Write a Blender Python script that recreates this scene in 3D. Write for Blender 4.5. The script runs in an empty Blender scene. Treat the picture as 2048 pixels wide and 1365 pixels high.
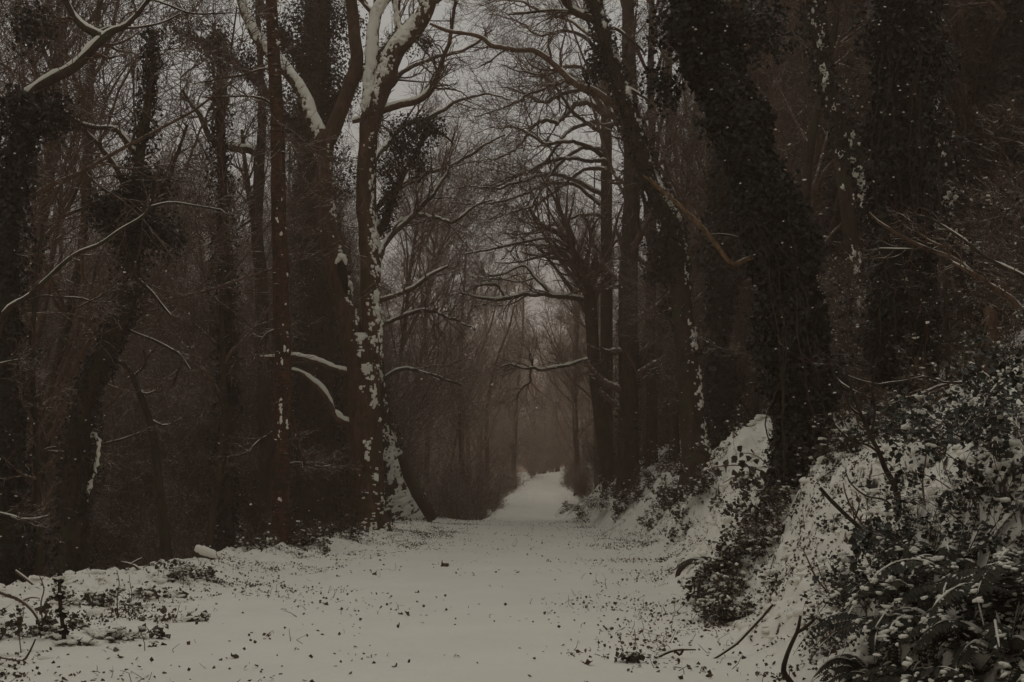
import bpy, math
import numpy as np

# ---------------------------------------------------------------- camera, sky, sun, exposure
scene = bpy.context.scene
COL = scene.collection
rng = np.random.default_rng(11)
PI = math.pi
EYE = 1.6
FPX = 2844.0                     # focal length in pixels of the 2048 px wide photograph (50 mm lens)
PITCH = math.atan((960 - 682.5) / FPX)

cam_data = bpy.data.cameras.new("camera")
cam_data.sensor_width = 36.0
cam_data.lens = 50.0
cam_data.clip_start = 0.1
cam_data.clip_end = 2000.0
camera = bpy.data.objects.new("camera", cam_data)
camera.location = (0, 0, EYE)
camera.rotation_euler = (PI / 2 + PITCH, 0, 0)
COL.objects.link(camera)
scene.camera = camera

SUN_ELEV, SUN_ROT = math.radians(58), math.radians(200)
world = bpy.data.worlds.new("World")
scene.world = world
world.use_nodes = True
wn, wl = world.node_tree.nodes, world.node_tree.links
wn.clear()
sky = wn.new("ShaderNodeTexSky")
sky.sky_type = 'NISHITA'
sky.sun_disc = False
sky.sun_elevation = SUN_ELEV
sky.sun_rotation = SUN_ROT
sky.dust_density = 4.0
sky.air_density = 1.0
hsv = wn.new("ShaderNodeHueSaturation")
hsv.inputs['Saturation'].default_value = 0.06
tint = wn.new("ShaderNodeMixRGB")
tint.blend_type = 'MULTIPLY'
tint.inputs['Fac'].default_value = 1.0
tint.inputs['Color2'].default_value = (1.0, 1.0, 0.96, 1)
flat = wn.new("ShaderNodeMixRGB")          # an even overcast: the sky's own brightness evened out by cloud
flat.inputs['Fac'].default_value = 0.75
flat.inputs['Color2'].default_value = (8.1, 8.1, 7.75, 1)
bg = wn.new("ShaderNodeBackground")
bg.inputs['Strength'].default_value = 0.15
wo = wn.new("ShaderNodeOutputWorld")
wl.new(sky.outputs[0], hsv.inputs['Color'])
wl.new(hsv.outputs[0], tint.inputs['Color1'])
wl.new(tint.outputs[0], flat.inputs['Color1'])
wl.new(flat.outputs[0], bg.inputs['Color'])
wl.new(bg.outputs[0], wo.inputs['Surface'])

sun_data = bpy.data.lights.new("sun", 'SUN')
sun_data.energy = 0.6
sun_data.angle = math.radians(60)
sun_data.color = (1.0, 0.97, 0.9)
sun = bpy.data.objects.new("sun", sun_data)
sun.rotation_euler = (PI / 2 - SUN_ELEV, 0, PI - SUN_ROT + PI)
COL.objects.link(sun)

scene.view_settings.view_transform = 'Standard'
scene.view_settings.look = 'None'
scene.view_settings.gamma = 1.0
scene.view_settings.use_curve_mapping = False
scene.view_settings.exposure = -1.22
scene.render.engine = 'CYCLES'
cy = scene.cycles
cy.max_bounces = 4
cy.diffuse_bounces = 2
cy.glossy_bounces = 1
cy.transmission_bounces = 0
cy.transparent_max_bounces = 4
cy.volume_bounces = 0
cy.use_denoising = True

HAZE_DENSITY = 0.0029
HAZE_COLOR = (1.0, 0.715, 0.525, 1)

# ---------------------------------------------------------------- small helpers
def norm(v):
    return v / np.maximum(np.linalg.norm(v, axis=-1, keepdims=True), 1e-9)


def px(x, y, d):
    """World point seen at photograph pixel (x, y) at ground distance d."""
    v = -(y - 682.5) / FPX
    c, s = math.cos(PITCH), math.sin(PITCH)
    yy, zz = c - v * s, s + v * c
    k = d / yy
    return np.array(((x - 1024) / FPX * k, d, EYE + zz * k))


def _hash(ix, iy, iz):
    h = (ix * 73856093) ^ (iy * 19349663) ^ (iz * 83492791)
    h = (h ^ (h >> 13)) * 1274126177 & 0x7fffffff
    h = (h ^ (h >> 15)) * 1911520717 & 0x7fffffff
    return ((h >> 7) & 0xffff) / 65535.0


def vnoise(p):
    p = np.asarray(p, float)
    i = np.floor(p).astype(np.int64)
    f = p - i
    f = f * f * (3 - 2 * f)
    out = 0
    for a in (0, 1):
        wa = f[..., 0] if a else 1 - f[..., 0]
        for b in (0, 1):
            wb = f[..., 1] if b else 1 - f[..., 1]
            for c in (0, 1):
                wc = f[..., 2] if c else 1 - f[..., 2]
                out = out + wa * wb * wc * _hash(i[..., 0] + a, i[..., 1] + b, i[..., 2] + c)
    return out


def fbm(p, o=3):
    p = np.asarray(p, float)
    s, a, t = 0, 1.0, 0
    for k in range(o):
        s = s + a * vnoise(p * 2 ** k + 17.3 * k)
        t += a
        a *= 0.5
    return s / t


def sstep(a, b, x):
    t = np.clip((x - a) / (b - a), 0, 1)
    return t * t * (3 - 2 * t)


class MB:
    """Collects quads and triangles, then links them as ONE mesh object."""
    def __init__(self):
        self.V, self.F, self.n = [], [], 0

    def add(self, V, F):
        V = np.asarray(V, float).reshape(-1, 3)
        self.V.append(V)
        self.F.append(np.asarray(F, np.int64) + self.n)
        self.n += len(V)

    def tube(self, P, R, k=6, rmul=None):
        """P (M,n,3), R (M,n): tapering tubes of k sides."""
        P, R = np.asarray(P, float), np.asarray(R, float)
        if P.ndim == 2:
            P, R = P[None], R[None]
        M, n, _ = P.shape
        T = norm(np.gradient(P, axis=1))
        D = np.abs(norm(P[:, -1] - P[:, 0]))
        ref = np.eye(3)[np.argmin(D, axis=1)][:, None, :]
        U = norm(np.cross(T, ref))
        W = np.cross(T, U)
        a = np.arange(k) * 2 * PI / k
        ring = U[:, :, None, :] * np.cos(a)[:, None] + W[:, :, None, :] * np.sin(a)[:, None]
        rad = R[:, :, None] if rmul is None else R[:, :, None] * rmul
        V = P[:, :, None, :] + ring * rad[..., None]
        base = np.arange(M)[:, None, None] * (n * k)
        i = np.arange(n - 1)[None, :, None] * k
        j = np.arange(k)[None, None, :]
        j2 = (j + 1) % k
        F = np.stack(np.broadcast_arrays(base + i + j, base + i + j2, base + i + k + j2, base + i + k + j), -1)
        self.add(V, F.reshape(-1, 4))
        return V.reshape(M, n, k, 3), ring

    def mesh(self, name, mat, origin=(0, 0, 0), smooth=True):
        me = bpy.data.meshes.new(name)
        V = (np.concatenate(self.V) - np.asarray(origin)).astype(np.float32)
        loops = np.concatenate([f.reshape(-1) for f in self.F]).astype(np.int32)
        tot = np.concatenate([np.full(len(f), f.shape[1]) for f in self.F])
        start = np.concatenate([[0], np.cumsum(tot)[:-1]]).astype(np.int32)
        me.vertices.add(len(V))
        me.vertices.foreach_set("co", V.ravel())
        me.loops.add(len(loops))
        me.loops.foreach_set("vertex_index", loops)
        me.polygons.add(len(tot))
        me.polygons.foreach_set("loop_start", start)
        me.polygons.foreach_set("use_smooth", np.full(len(tot), smooth))
        me.update(calc_edges=True)
        me.materials.append(mat)
        return me

    def build(self, name, mat, parent=None, origin=None, smooth=True):
        if not self.V:
            return None
        if origin is None:
            origin = ORIGIN.get(parent.name, (0, 0, 0)) if parent else (0, 0, 0)
        return link(name, self.mesh(name, mat, origin, smooth), parent)


ORIGIN = {}


def link(name, me, parent=None):
    o = bpy.data.objects.new(name, me)
    COL.objects.link(o)
    if parent:
        o.parent = parent
        ORIGIN[o.name] = ORIGIN.get(parent.name, (0, 0, 0))
    return o


def tag(o, label=None, cat=None, group=None, kind=None):
    if label: o['label'] = label
    if cat: o['category'] = cat
    if group: o['group'] = group
    if kind: o['kind'] = kind
    return o


def thing(name, loc, label, cat, group=None):
    o = bpy.data.objects.new(name, None)
    o.empty_display_size = 0.2
    COL.objects.link(o)
    o.location = [float(c) for c in loc]
    ORIGIN[o.name] = tuple(float(c) for c in loc)
    return tag(o, label, cat, group)


def copy_tree(src, loc, rz=0.0, sc=1.0, label=None, group=None):
    r = src.copy()
    COL.objects.link(r)
    r.location = [float(c) for c in loc]
    r.rotation_euler = (0, 0, rz)
    r.scale = (sc, sc, sc)
    if label: r['label'] = label
    if group: r['group'] = group
    for ch in src.children:
        c = ch.copy()
        COL.objects.link(c)
        c.parent = r
        for g in ch.children:
            e = g.copy()
            COL.objects.link(e)
            e.parent = c
    return r

# ---------------------------------------------------------------- materials
def mat_new(name):
    m = bpy.data.materials.new(name)
    m.use_nodes = True
    nt = m.node_tree
    for n in list(nt.nodes):
        nt.nodes.remove(n)
    out = nt.nodes.new("ShaderNodeOutputMaterial")
    b = nt.nodes.new("ShaderNodeBsdfPrincipled")
    b.inputs['Specular IOR Level'].default_value = 0.15
    b.inputs['Roughness'].default_value = 0.8
    nt.links.new(b.outputs[0], out.inputs['Surface'])
    return m, nt, b


def nnoise(nt, scale, detail=4.0, coord='Object', stretch=None, rough=0.55):
    tc = nt.nodes.new("ShaderNodeTexCoord")
    n = nt.nodes.new("ShaderNodeTexNoise")
    n.inputs['Scale'].default_value = scale
    n.inputs['Detail'].default_value = detail
    n.inputs['Roughness'].default_value = rough
    if stretch:
        mp = nt.nodes.new("ShaderNodeMapping")
        mp.inputs['Scale'].default_value = stretch
        nt.links.new(tc.outputs[coord], mp.inputs[0])
        nt.links.new(mp.outputs[0], n.inputs['Vector'])
    else:
        nt.links.new(tc.outputs[coord], n.inputs['Vector'])
    return n.outputs['Fac']


def nramp(nt, fac, stops):
    r = nt.nodes.new("ShaderNodeValToRGB")
    e = r.color_ramp.elements
    while len(e) < len(stops):
        e.new(0.5)
    for k, (p, c) in enumerate(stops):
        e[k].position = p
        e[k].color = (*c, 1) if len(c) == 3 else c
    nt.links.new(fac, r.inputs[0])
    return r.outputs[0]


def nmix(nt, fac, a, b):
    m = nt.nodes.new("ShaderNodeMixRGB")
    for s, v in ((m.inputs[0], fac), (m.inputs[1], a), (m.inputs[2], b)):
        if hasattr(v, 'is_output'):
            nt.links.new(v, s)
        elif isinstance(v, (int, float)):
            s.default_value = v
        else:
            s.default_value = (*v, 1)
    return m.outputs[0]


def nrange(nt, v, a, b, c=0.0, d=1.0):
    m = nt.nodes.new("ShaderNodeMapRange")
    m.inputs[1].default_value, m.inputs[2].default_value = a, b
    m.inputs[3].default_value, m.inputs[4].default_value = c, d
    nt.links.new(v, m.inputs[0])
    return m.outputs[0]


def nmath(nt, op, a, b):
    m = nt.nodes.new("ShaderNodeMath")
    m.operation = op
    for s, v in ((m.inputs[0], a), (m.inputs[1], b)):
        if hasattr(v, 'is_output'):
            nt.links.new(v, s)
        else:
            s.default_value = v
    return m.outputs[0]


def nup(nt):
    g = nt.nodes.new("ShaderNodeNewGeometry")
    s = nt.nodes.new("ShaderNodeSeparateXYZ")
    nt.links.new(g.outputs['Normal'], s.inputs[0])
    return s.outputs[2]


def nbump(nt, b, h, strength, dist):
    n = nt.nodes.new("ShaderNodeBump")
    n.inputs['Strength'].default_value = strength
    n.inputs['Distance'].default_value = dist
    nt.links.new(h, n.inputs['Height'])
    nt.links.new(n.outputs[0], b.inputs['Normal'])


SNOW_C = (0.82, 0.787, 0.69)


def bark_mat(name, dark, light, moss=None, snow=0.0, scale=6.0, stretch=(1, 1, 0.25), bump=0.03):
    """Bark; lying snow settles on what faces up."""
    m, nt, b = mat_new(name)
    f = nnoise(nt, scale, 6, stretch=stretch, rough=0.65)
    col = nramp(nt, f, [(0.32, dark), (0.68, light)])
    blot = nrange(nt, nnoise(nt, scale * 2.2, 5, stretch=(1, 1, 0.5), rough=0.7), 0.52, 0.60)
    col = nmix(nt, nmath(nt, 'MULTIPLY', blot, 0.75), col, tuple(c * 0.55 for c in dark))
    if moss:
        col = nmix(nt, nrange(nt, nnoise(nt, scale * 0.45, 4), 0.50, 0.62), col, moss)
    if snow > 0:
        up = nrange(nt, nup(nt), 0.35, 0.8)
        br = nrange(nt, nnoise(nt, 9.0, 3), 0.62 - snow * 0.3, 0.74 - snow * 0.3)
        col = nmix(nt, nmath(nt, 'MULTIPLY', up, br), col, SNOW_C)
    nt.links.new(col, b.inputs['Base Color'])
    if bump:
        nbump(nt, b, f, 0.9, bump)
    return m


def leaf_mat(name, dark, light, snow=0.0, rough=0.45):
    m, nt, b = mat_new(name)
    col = nramp(nt, nnoise(nt, 7.0, 3), [(0.35, dark), (0.65, light)])
    if snow > 0:
        br = nrange(nt, nnoise(nt, 14.0, 2), 0.66 - snow * 0.3, 0.72 - snow * 0.3)
        up = nrange(nt, nup(nt), 0.25, 0.6)
        col = nmix(nt, nmath(nt, 'MULTIPLY', up, br), col, SNOW_C)
    nt.links.new(col, b.inputs['Base Color'])
    b.inputs['Roughness'].default_value = rough
    b.inputs['Specular IOR Level'].default_value = 0.25
    return m


M = {}
M['bark_brown'] = bark_mat('bark_brown', (0.030, 0.018, 0.013), (0.135, 0.076, 0.050), (0.05, 0.042, 0.02), 0.3, 5.0)
M['bark_red'] = bark_mat('bark_red', (0.016, 0.011, 0.009), (0.13, 0.062, 0.036), (0.022, 0.021, 0.012), 0.5, 8.0, (1, 1, 2.2), 0.015)
M['bark_dark'] = bark_mat('bark_dark', (0.022, 0.014, 0.011), (0.072, 0.045, 0.033), (0.04, 0.042, 0.022), 0.25, 6.0)
M['bark_bare'] = bark_mat('bark_bare', (0.065, 0.040, 0.027), (0.185, 0.115, 0.075), None, 0.45, 9.0)
M['bark_tan'] = bark_mat('bark_tan', (0.10, 0.058, 0.032), (0.27, 0.155, 0.085), None, 0.2, 9.0)
M['twig'] = bark_mat('twig_bark', (0.072, 0.045, 0.034), (0.165, 0.103, 0.076), None, 0.5, 3.0, None, 0)
M['twig_haze_paled'] = bark_mat('twig_haze_paled_bark', (0.13, 0.09, 0.068), (0.25, 0.175, 0.135), None, 0.60, 2.0, None, 0)  # snowier far twigs, with the brightness of the mist put into a paler colour
M['twig_snowy'] = bark_mat('twig_snowy_bark', (0.05, 0.034, 0.026), (0.12, 0.075, 0.055), None, 0.62, 3.0, None, 0)
M['ivy'] = leaf_mat('ivy_leaf', (0.008, 0.008, 0.005), (0.023, 0.021, 0.011))
M['evergreen'] = leaf_mat('evergreen_leaf', (0.011, 0.013, 0.008), (0.030, 0.032, 0.017), 0.12)
M['bramble'] = leaf_mat('bramble_leaf', (0.026, 0.022, 0.012), (0.072, 0.052, 0.028), 0.2, 0.6)
M['fern'] = leaf_mat('fern_leaf', (0.014, 0.014, 0.008), (0.040, 0.034, 0.018), 0.05, 0.7)
M['dead'] = leaf_mat('dead_leaf', (0.035, 0.020, 0.013), (0.11, 0.06, 0.036), 0.0, 0.8)
M['hollow'] = mat_new('hollow_shade')[0]
M['hollow'].node_tree.nodes['Principled BSDF'].inputs['Base Color'].default_value = (0.012, 0.008, 0.006, 1)  # shade inside the knot hole, put into a near-black colour

# snow
m, nt, b = mat_new('snow')
nt.links.new(nramp(nt, nnoise(nt, 3.0, 4), [(0.3, (0.79, 0.758, 0.665)), (0.7, (0.84, 0.807, 0.712))]), b.inputs['Base Color'])
b.inputs['Roughness'].default_value = 0.9
nbump(nt, b, nnoise(nt, 35.0, 5), 0.5, 0.02)
M['snow'] = m
# snowy ground: earth and litter show where the lumps are too steep to hold snow
m, nt, b = mat_new('snowy_ground')
snowc = nramp(nt, nnoise(nt, 0.6, 5), [(0.3, (0.79, 0.758, 0.665)), (0.7, (0.84, 0.807, 0.712))])
earth = nramp(nt, nnoise(nt, 14.0, 5), [(0.3, (0.018, 0.014, 0.010)), (0.7, (0.06, 0.042, 0.028))])
steep = nrange(nt, nmath(nt, 'ADD', nup(nt), nrange(nt, nnoise(nt, 5.0, 5), 0.25, 0.75, -0.2, 0.2)), 0.36, 0.27)
nt.links.new(nmix(nt, steep, snowc, earth), b.inputs['Base Color'])
b.inputs['Roughness'].default_value = 0.9
hh = nmath(nt, 'ADD', nnoise(nt, 2.2, 4), nmath(nt, 'MULTIPLY', nnoise(nt, 22.0, 4), 0.25))
nbump(nt, b, hh, 0.35, 0.06)
M['ground'] = m

# ---------------------------------------------------------------- terrain
_ky = np.array([0, 11, 30, 57, 68, 82, 100, 120, 142, 170, 220, 400, 900.])
_kz = np.array([0, 0, 0, 0, -0.75, -0.75, -0.22, 0.30, 1.05, 2.2, 4.0, 5.0, 5.0])
_rx = np.array([0, 8, 12, 20, 30, 40, 48, 57, 70, 100, 142, 170, 200, 900.])
_rv = np.array([1.9, 2.0, 2.1, 2.6, 3.2, 3.6, 3.2, 2.3, 2.6, 3.2, 4.3, 6.6, 13., 80.])
_lv = np.array([-6.9, -6.9, -6.9, -6.9, -5.5, -4.6, -4.4, -4.2, -2.0, -0.3, 1.4, 4.0, 10., 60.])


def terrain(x, y, fine=True):
    x, y = np.asarray(x, float), np.asarray(y, float)
    z = np.interp(y, _ky, _kz)
    P = np.stack(np.broadcast_arrays(x, y, 0 * x), -1)
    wob = (fbm(P * 0.35 + 3.1, 2) - 0.5)
    foot = np.interp(y, _rx, _rv) + wob * 1.1
    edge = np.interp(y, _rx, _lv) + wob * 1.5
    dr = x - foot
    bank = 1.45 * sstep(-0.1, 1.75, dr) + 0.5 * np.maximum(0, np.minimum(dr, 9) - 1.2) + 0.18 * np.clip(dr - 9, 0, 30)
    bank = bank * (0.45 + 0.55 * sstep(95, 60, y))
    bank = bank + 0.75 * np.exp(-((x - 5.1) / 1.3) ** 2 - ((y - 32) / 4.5) ** 2) * sstep(0, 1.5, dr)
    dl = edge - x
    drop = 4.6 * sstep(0.0, 9.0, dl) + 0.6 * sstep(-0.1, 1.6, dl) + 0.03 * np.clip(dl - 9, 0, 30)
    drop = drop * (0.25 + 0.75 * sstep(150, 70, y))
    verge = 0.13 * np.exp(-((dl + 0.9) / 0.9) ** 2)
    z = z + bank - drop + verge
    if not fine:
        return z
    rough = np.clip(sstep(-0.25, 0.6, dr) + sstep(-3.2, -0.6, dl) * 0.75, 0, 1)
    near = sstep(60, 38, y)
    P3 = np.stack([P[..., 0], P[..., 1], 1.3 * bank + 0 * z], -1)
    n1 = fbm(P3 * np.array([1.5, 1.1, 1.5]) + 40, 3)
    n2 = fbm(P3 * np.array([4.2, 3.6, 4.2]) + 9, 3)
    n3 = vnoise(P3 * np.array([13.0, 11.0, 13.0]) + 5)
    n4 = vnoise(P3 * np.array([7.0, 5.5, 7.0]) + 77)
    lump = (0.42 - 0.24 * (dl > -4)) * (n1 - 0.5) + 0.38 * np.clip(n2 - 0.47, -0.10, 0.3) * sstep(0.2, 0.55, n1) + 0.12 * sstep(0.35, 0.68, n4) + 0.06 * (n3 - 0.5)
    z = z + rough * (0.35 + 0.65 * near) * lump
    soft = fbm(P * np.array([0.8, 0.35, 1]), 3) - 0.5
    mid = fbm(P * np.array([2.3, 1.3, 1]) + 50, 2) - 0.5
    return z + (1 - rough) * (0.10 * soft + 0.045 * mid + 0.012 * (vnoise(P * np.array([5, 3.5, 1])) - 0.5))


def ground_z(x, y):
    return float(terrain(np.array([x]), np.array([y]))[0])


def on_ground(x, y, d0=9.0, d1=90.0):
    """First point of the ground that the photograph's pixel (x, y) shows."""
    d = np.linspace(d0, d1, 900)
    v = -(y - 682.5) / FPX
    c, s = math.cos(PITCH), math.sin(PITCH)
    k = d / (c - v * s)
    X, Z = (x - 1024) / FPX * k, EYE + (s + v * c) * k
    hit = np.nonzero(terrain(X, d) > Z)[0]
    i = hit[0] if len(hit) else len(d) - 1
    return np.array((X[i], d[i], ground_z(X[i], d[i])))


xs = np.concatenate([-np.geomspace(900, 8.2, 46), np.arange(-8, -1.9, 0.05), np.arange(-1.9, 1.5, 0.12),
                     np.arange(1.5, 7.0, 0.032), np.arange(7.0, 12, 0.12), np.geomspace(12.2, 900, 44)])
ys = np.concatenate([np.linspace(-300, 5.3, 24), np.exp(np.arange(math.log(5.5), math.log(72), 0.0036)),
                     np.geomspace(72.5, 260, 110), np.geomspace(270, 1100, 20)])
GX, GY = np.meshgrid(xs, ys)
GZ = terrain(GX, GY)
nx, ny = len(xs), len(ys)
g = MB()
a = np.arange(ny - 1)[:, None] * nx + np.arange(nx - 1)[None]
g.add(np.stack([GX, GY, GZ], -1), np.stack([a, a + 1, a + nx + 1, a + nx], -1).reshape(-1, 4))
tag(g.build('snowy_ground', M['ground']), 'snow covered woodland path with a verge and a lumpy bank beside it', kind='structure')

# ---------------------------------------------------------------- growing wood
def spline(pts, n):
    """Catmull-Rom through rows of pts (columns of any kind), n samples."""
    pts = np.asarray(pts, float)
    q = np.vstack([2 * pts[0] - pts[1], pts, 2 * pts[-1] - pts[-2]])
    seg = np.linalg.norm(np.diff(pts[:, :3], axis=0), axis=1)
    cum = np.concatenate([[0], np.cumsum(seg)])
    s = np.linspace(0, cum[-1], n)
    i = np.clip(np.searchsorted(cum, s, 'right') - 1, 0, len(pts) - 2)
    t = ((s - cum[i]) / np.maximum(seg[i], 1e-6))[:, None]
    a, b, c, d = q[i], q[i + 1], q[i + 2], q[i + 3]
    return 0.5 * (2 * b + (c - a) * t + (2 * a - 5 * b + 4 * c - d) * t ** 2 + (3 * b - a - 3 * c + d) * t ** 3)


def limb(pix, d, n=None, wob=0.0, step=0.12):
    """Rows (x, y, width[, depth]) in photograph pixels -> centre line and radii in metres."""
    rows = []
    for r in pix:
        dd = r[3] if len(r) > 3 else d
        p = px(r[0], r[1], dd)
        rows.append([*p, 0.5 * r[2] * dd / FPX])
    rows = np.array(rows)
    if n is None:
        n = int(max(6, np.linalg.norm(np.diff(rows[:, :3], axis=0), axis=1).sum() / step))
    s = spline(rows, n)
    P, R = s[:, :3], np.maximum(s[:, 3], 0.003)
    if wob:
        P = P + (np.stack([fbm(P * 1.7 + q, 3) for q in (0, 31, 57)], -1) - 0.5) * wob
    return P, R


def bark_tube(mb, P, R, k=14, amp=0.10, fr=3.0):
    """One thick limb with an uneven skin."""
    n = len(P)
    a = np.arange(k) * 2 * PI / k
    L = np.concatenate([[0], np.cumsum(np.linalg.norm(np.diff(P, axis=0), axis=1))])
    q = np.stack([np.cos(a)[None] * 1.3 + 0 * L[:, None], np.sin(a)[None] * 1.3 + 0 * L[:, None], L[:, None] * 1.2 + 0 * a[None]], -1)
    off = float(P[0, 0] * 3.7 + P[0, 2])
    mul = 1 + amp * 2 * (fbm(q * fr * 0.5 + off, 3) - 0.5)
    V, ring = mb.tube(P, R, k, rmul=mul[None])
    return V[0], ring[0], L


def snow_patches(mb, P, R, wind, thr=0.55, amp=0.045, fr=(5.0, 5.0, 2.4), k=56, step=0.024, bias=None, amp_b=0.10, off_r=0.0):
    """Wind-blown snow plastered on a trunk: lumps that stand proud where it stuck."""
    Ls = np.concatenate([[0], np.cumsum(np.linalg.norm(np.diff(P, axis=0), axis=1))])
    n = int(max(8, Ls[-1] / step))
    s = np.linspace(0, Ls[-1], n)
    P2 = np.stack([np.interp(s, Ls, P[:, c]) for c in range(3)], -1)
    R2 = np.interp(s, Ls, R)
    a = np.arange(k) * 2 * PI / k
    q = np.stack([np.cos(a)[None] * 1.3 + 0 * s[:, None], np.sin(a)[None] * 1.3 + 0 * s[:, None], s[:, None] * 1.2 + 0 * a[None]], -1)
    mul = 1 + amp_b * 2 * (fbm(q * 1.5 + float(P[0, 0] * 3.7 + P[0, 2]), 3) - 0.5)
    t = MB()
    V, ring = t.tube(P2, R2 + off_r, k, rmul=mul[None])
    V, ring = V[0], ring[0]
    w = norm(np.asarray(wind, float))
    f = -0.20 + 0.82 * (ring @ w) + 1.7 * (fbm(V * np.array(fr), 4) - 0.5) + 0.85 * (vnoise(V * np.array((17, 17, 11.0))) - 0.5) + 0.55 * (vnoise(V * np.array((44, 44, 26.0))) - 0.5)
    f = f + 0.55 * np.clip(ring[..., 2], 0, 1)
    if bias is not None:
        f = f + bias(P2)[:, None]
    th = np.clip(f - thr, -0.05, 0.35)
    V = V + ring * (np.clip(th, -0.02, 1)[..., None] * amp * 4)
    i = np.arange(n - 1)[:, None] * k
    j = np.arange(k)[None]
    j2 = (j + 1) % k
    F = np.stack([i + j, i + j2, i + k + j2, i + k + j], -1)
    on = (th[:-1] > 0) | (th[1:] > 0) | (np.roll(th, -1, 1)[:-1] > 0)
    if on.any():
        mb.add(V.reshape(-1, 3), F[on].reshape(-1, 4))


def snow_top(mb, P, R, fill=1.0, fat=0.8, gap=0.42, k=8):
    """Snow lying along the upper side of a branch, broken where it is steep."""
    T = norm(np.gradient(P, axis=0))
    up = np.array((0, 0, 1.0)) - T * T[:, 2:3]
    flatn = np.linalg.norm(up, axis=1)
    up = up / np.maximum(flatn[:, None], 1e-6)
    nz = fbm(P * 5.0 + 2.2, 3)
    keep = sstep(0.28, 0.62, flatn) * sstep(gap - 0.1, gap + 0.06, nz + 0.25 * (fill - 0.5) * 2)
    r = np.minimum(R, 0.06 + 0.35 * R) * fat * (0.55 + 0.7 * (nz - 0.3) + 0.55 * vnoise(P * 22.0)) * keep
    C = P + up * (R * 0.62)[:, None] + up * (r * 0.30)[:, None]
    C = np.where(keep[:, None] > 0.02, C, P)
    mb.tube(C, np.maximum(r, 0.0004), k)


def randv(n):
    return norm(rng.normal(size=(n, 3)))


def grow(P, R, cnt, L, ang=0.8, n=6, wob=0.18, trop=(0, 0, 0.05), rr=0.55, t0=0.2, t1=1.0, Lj=0.45, tip=0.25, minr=0.003, short=0.5):
    """Children of every limb in P (M,m,3)."""
    Mn, m, _ = P.shape
    idx = np.repeat(np.arange(Mn), cnt)
    K = len(idx)
    t = rng.uniform(t0, t1, K)
    f = t * (m - 1)
    i = np.minimum(f.astype(int), m - 2)
    w = (f - i)[:, None]
    p = P[idx, i] * (1 - w) + P[idx, i + 1] * w
    T = norm(P[idx, i + 1] - P[idx, i])
    r = R[idx, i] * (1 - w[:, 0]) + R[idx, i + 1] * w[:, 0]
    side = norm(np.cross(T, randv(K)))
    A = ang * (1 + 0.3 * rng.normal(size=K))[:, None]
    d = norm(T * np.cos(A) + side * np.sin(A))
    ln = (L if np.isscalar(L) else np.asarray(L)[idx]) * (1 - short * t) * rng.uniform(1 - Lj, 1 + Lj, K)
    out = np.empty((K, n, 3))
    out[:, 0] = p
    st = (ln / (n - 1))[:, None]
    tr = np.asarray(trop)
    for s in range(1, n):
        out[:, s] = out[:, s - 1] + d * st
        d = norm(d + wob * rng.normal(size=(K, 3)) + tr)
    r0 = np.maximum(r * rr, minr)
    rad = r0[:, None] * np.linspace(1, tip, n)[None]
    return out, np.maximum(rad, minr * 0.6)


def resample(P, R, n=12):
    Ls = np.concatenate([[0], np.cumsum(np.linalg.norm(np.diff(P, axis=0), axis=1))])
    s = np.linspace(0, Ls[-1], n)
    return np.stack([np.interp(s, Ls, P[:, c]) for c in range(3)], -1), np.interp(s, Ls, R)


def twigs_on(mb, limbs, c1=10, c2=6, c3=4, L1=1.6, L2=0.7, L3=0.3, trop=(0, 0, 0.04), t0=0.25, minr=0.004, wob=0.2, ang=0.8):
    """Two or three orders of twigs on a list of (P, R) limbs."""
    Q = [resample(p, r) for p, r in limbs]
    P, R = np.stack([q[0] for q in Q]), np.stack([q[1] for q in Q])
    a, ra = grow(P, R, c1, L1, ang, 7, wob, trop, 0.5, t0, 1.0, minr=minr * 1.6)
    mb.tube(a, ra, 4)
    b_, rb = grow(a, ra, c2, L2, 0.8, 5, wob * 1.1, trop, 0.6, 0.15, 1.0, minr=minr * 1.2)
    mb.tube(b_, rb, 3)
    if c3:
        c_, rc = grow(b_, rb, c3, L3, 0.8, 4, wob * 1.1, trop, 0.7, 0.1, 1.0, minr=minr)
        mb.tube(c_, rc, 3)


LEAF = np.array([(0, 0, 0), (0.5, 0.42, 0.10), (0, 1.0, -0.04), (-0.5, 0.42, 0.10)])


def leaves(mb, pos, nrm, size, flop=0.7):
    """Folded four-cornered leaves at pos, facing nrm."""
    K = len(pos)
    nrm = norm(nrm + flop * rng.normal(size=(K, 3)))
    t = norm(np.cross(nrm, randv(K)))
    s = np.cross(t, nrm)
    sz = size * rng.uniform(0.6, 1.35, K)
    V = pos[:, None] + sz[:, None, None] * (LEAF[None, :, 0:1] * s[:, None] + LEAF[None, :, 1:2] * t[:, None] + LEAF[None, :, 2:3] * nrm[:, None])
    i = np.arange(K)[:, None] * 4
    mb.add(V.reshape(-1, 3), np.concatenate([i + [0, 1, 2], i + [0, 2, 3]]))


def ivy_on(mb, P, R, count, spread=0.25, size=0.075, clump=1.0, t0=0.0, t1=1.0):
    """Ivy leaves round a stem, in clumps."""
    n = len(P)
    K = int(count * 1.6)
    f = rng.uniform(t0, t1, K) * (n - 1)
    i = np.minimum(f.astype(int), n - 2)
    w = (f - i)[:, None]
    p = P[i] * (1 - w) + P[i + 1] * w
    T = norm(P[i + 1] - P[i])
    rad = norm(np.cross(T, randv(K)))
    r = R[i]
    c = fbm(p * 1.6 + rad * 0.9, 3)
    keep = c > 0.5 - 0.22 * clump
    reach = spread * np.clip((c - 0.3) * 2.6, 0.1, 1.3) * rng.uniform(0, 1, K) ** 0.6
    pos = p + rad * (r + reach)[:, None]
    leaves(mb, pos[keep], (rad + np.array((0, 0, 0.35)))[keep], size)


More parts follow.
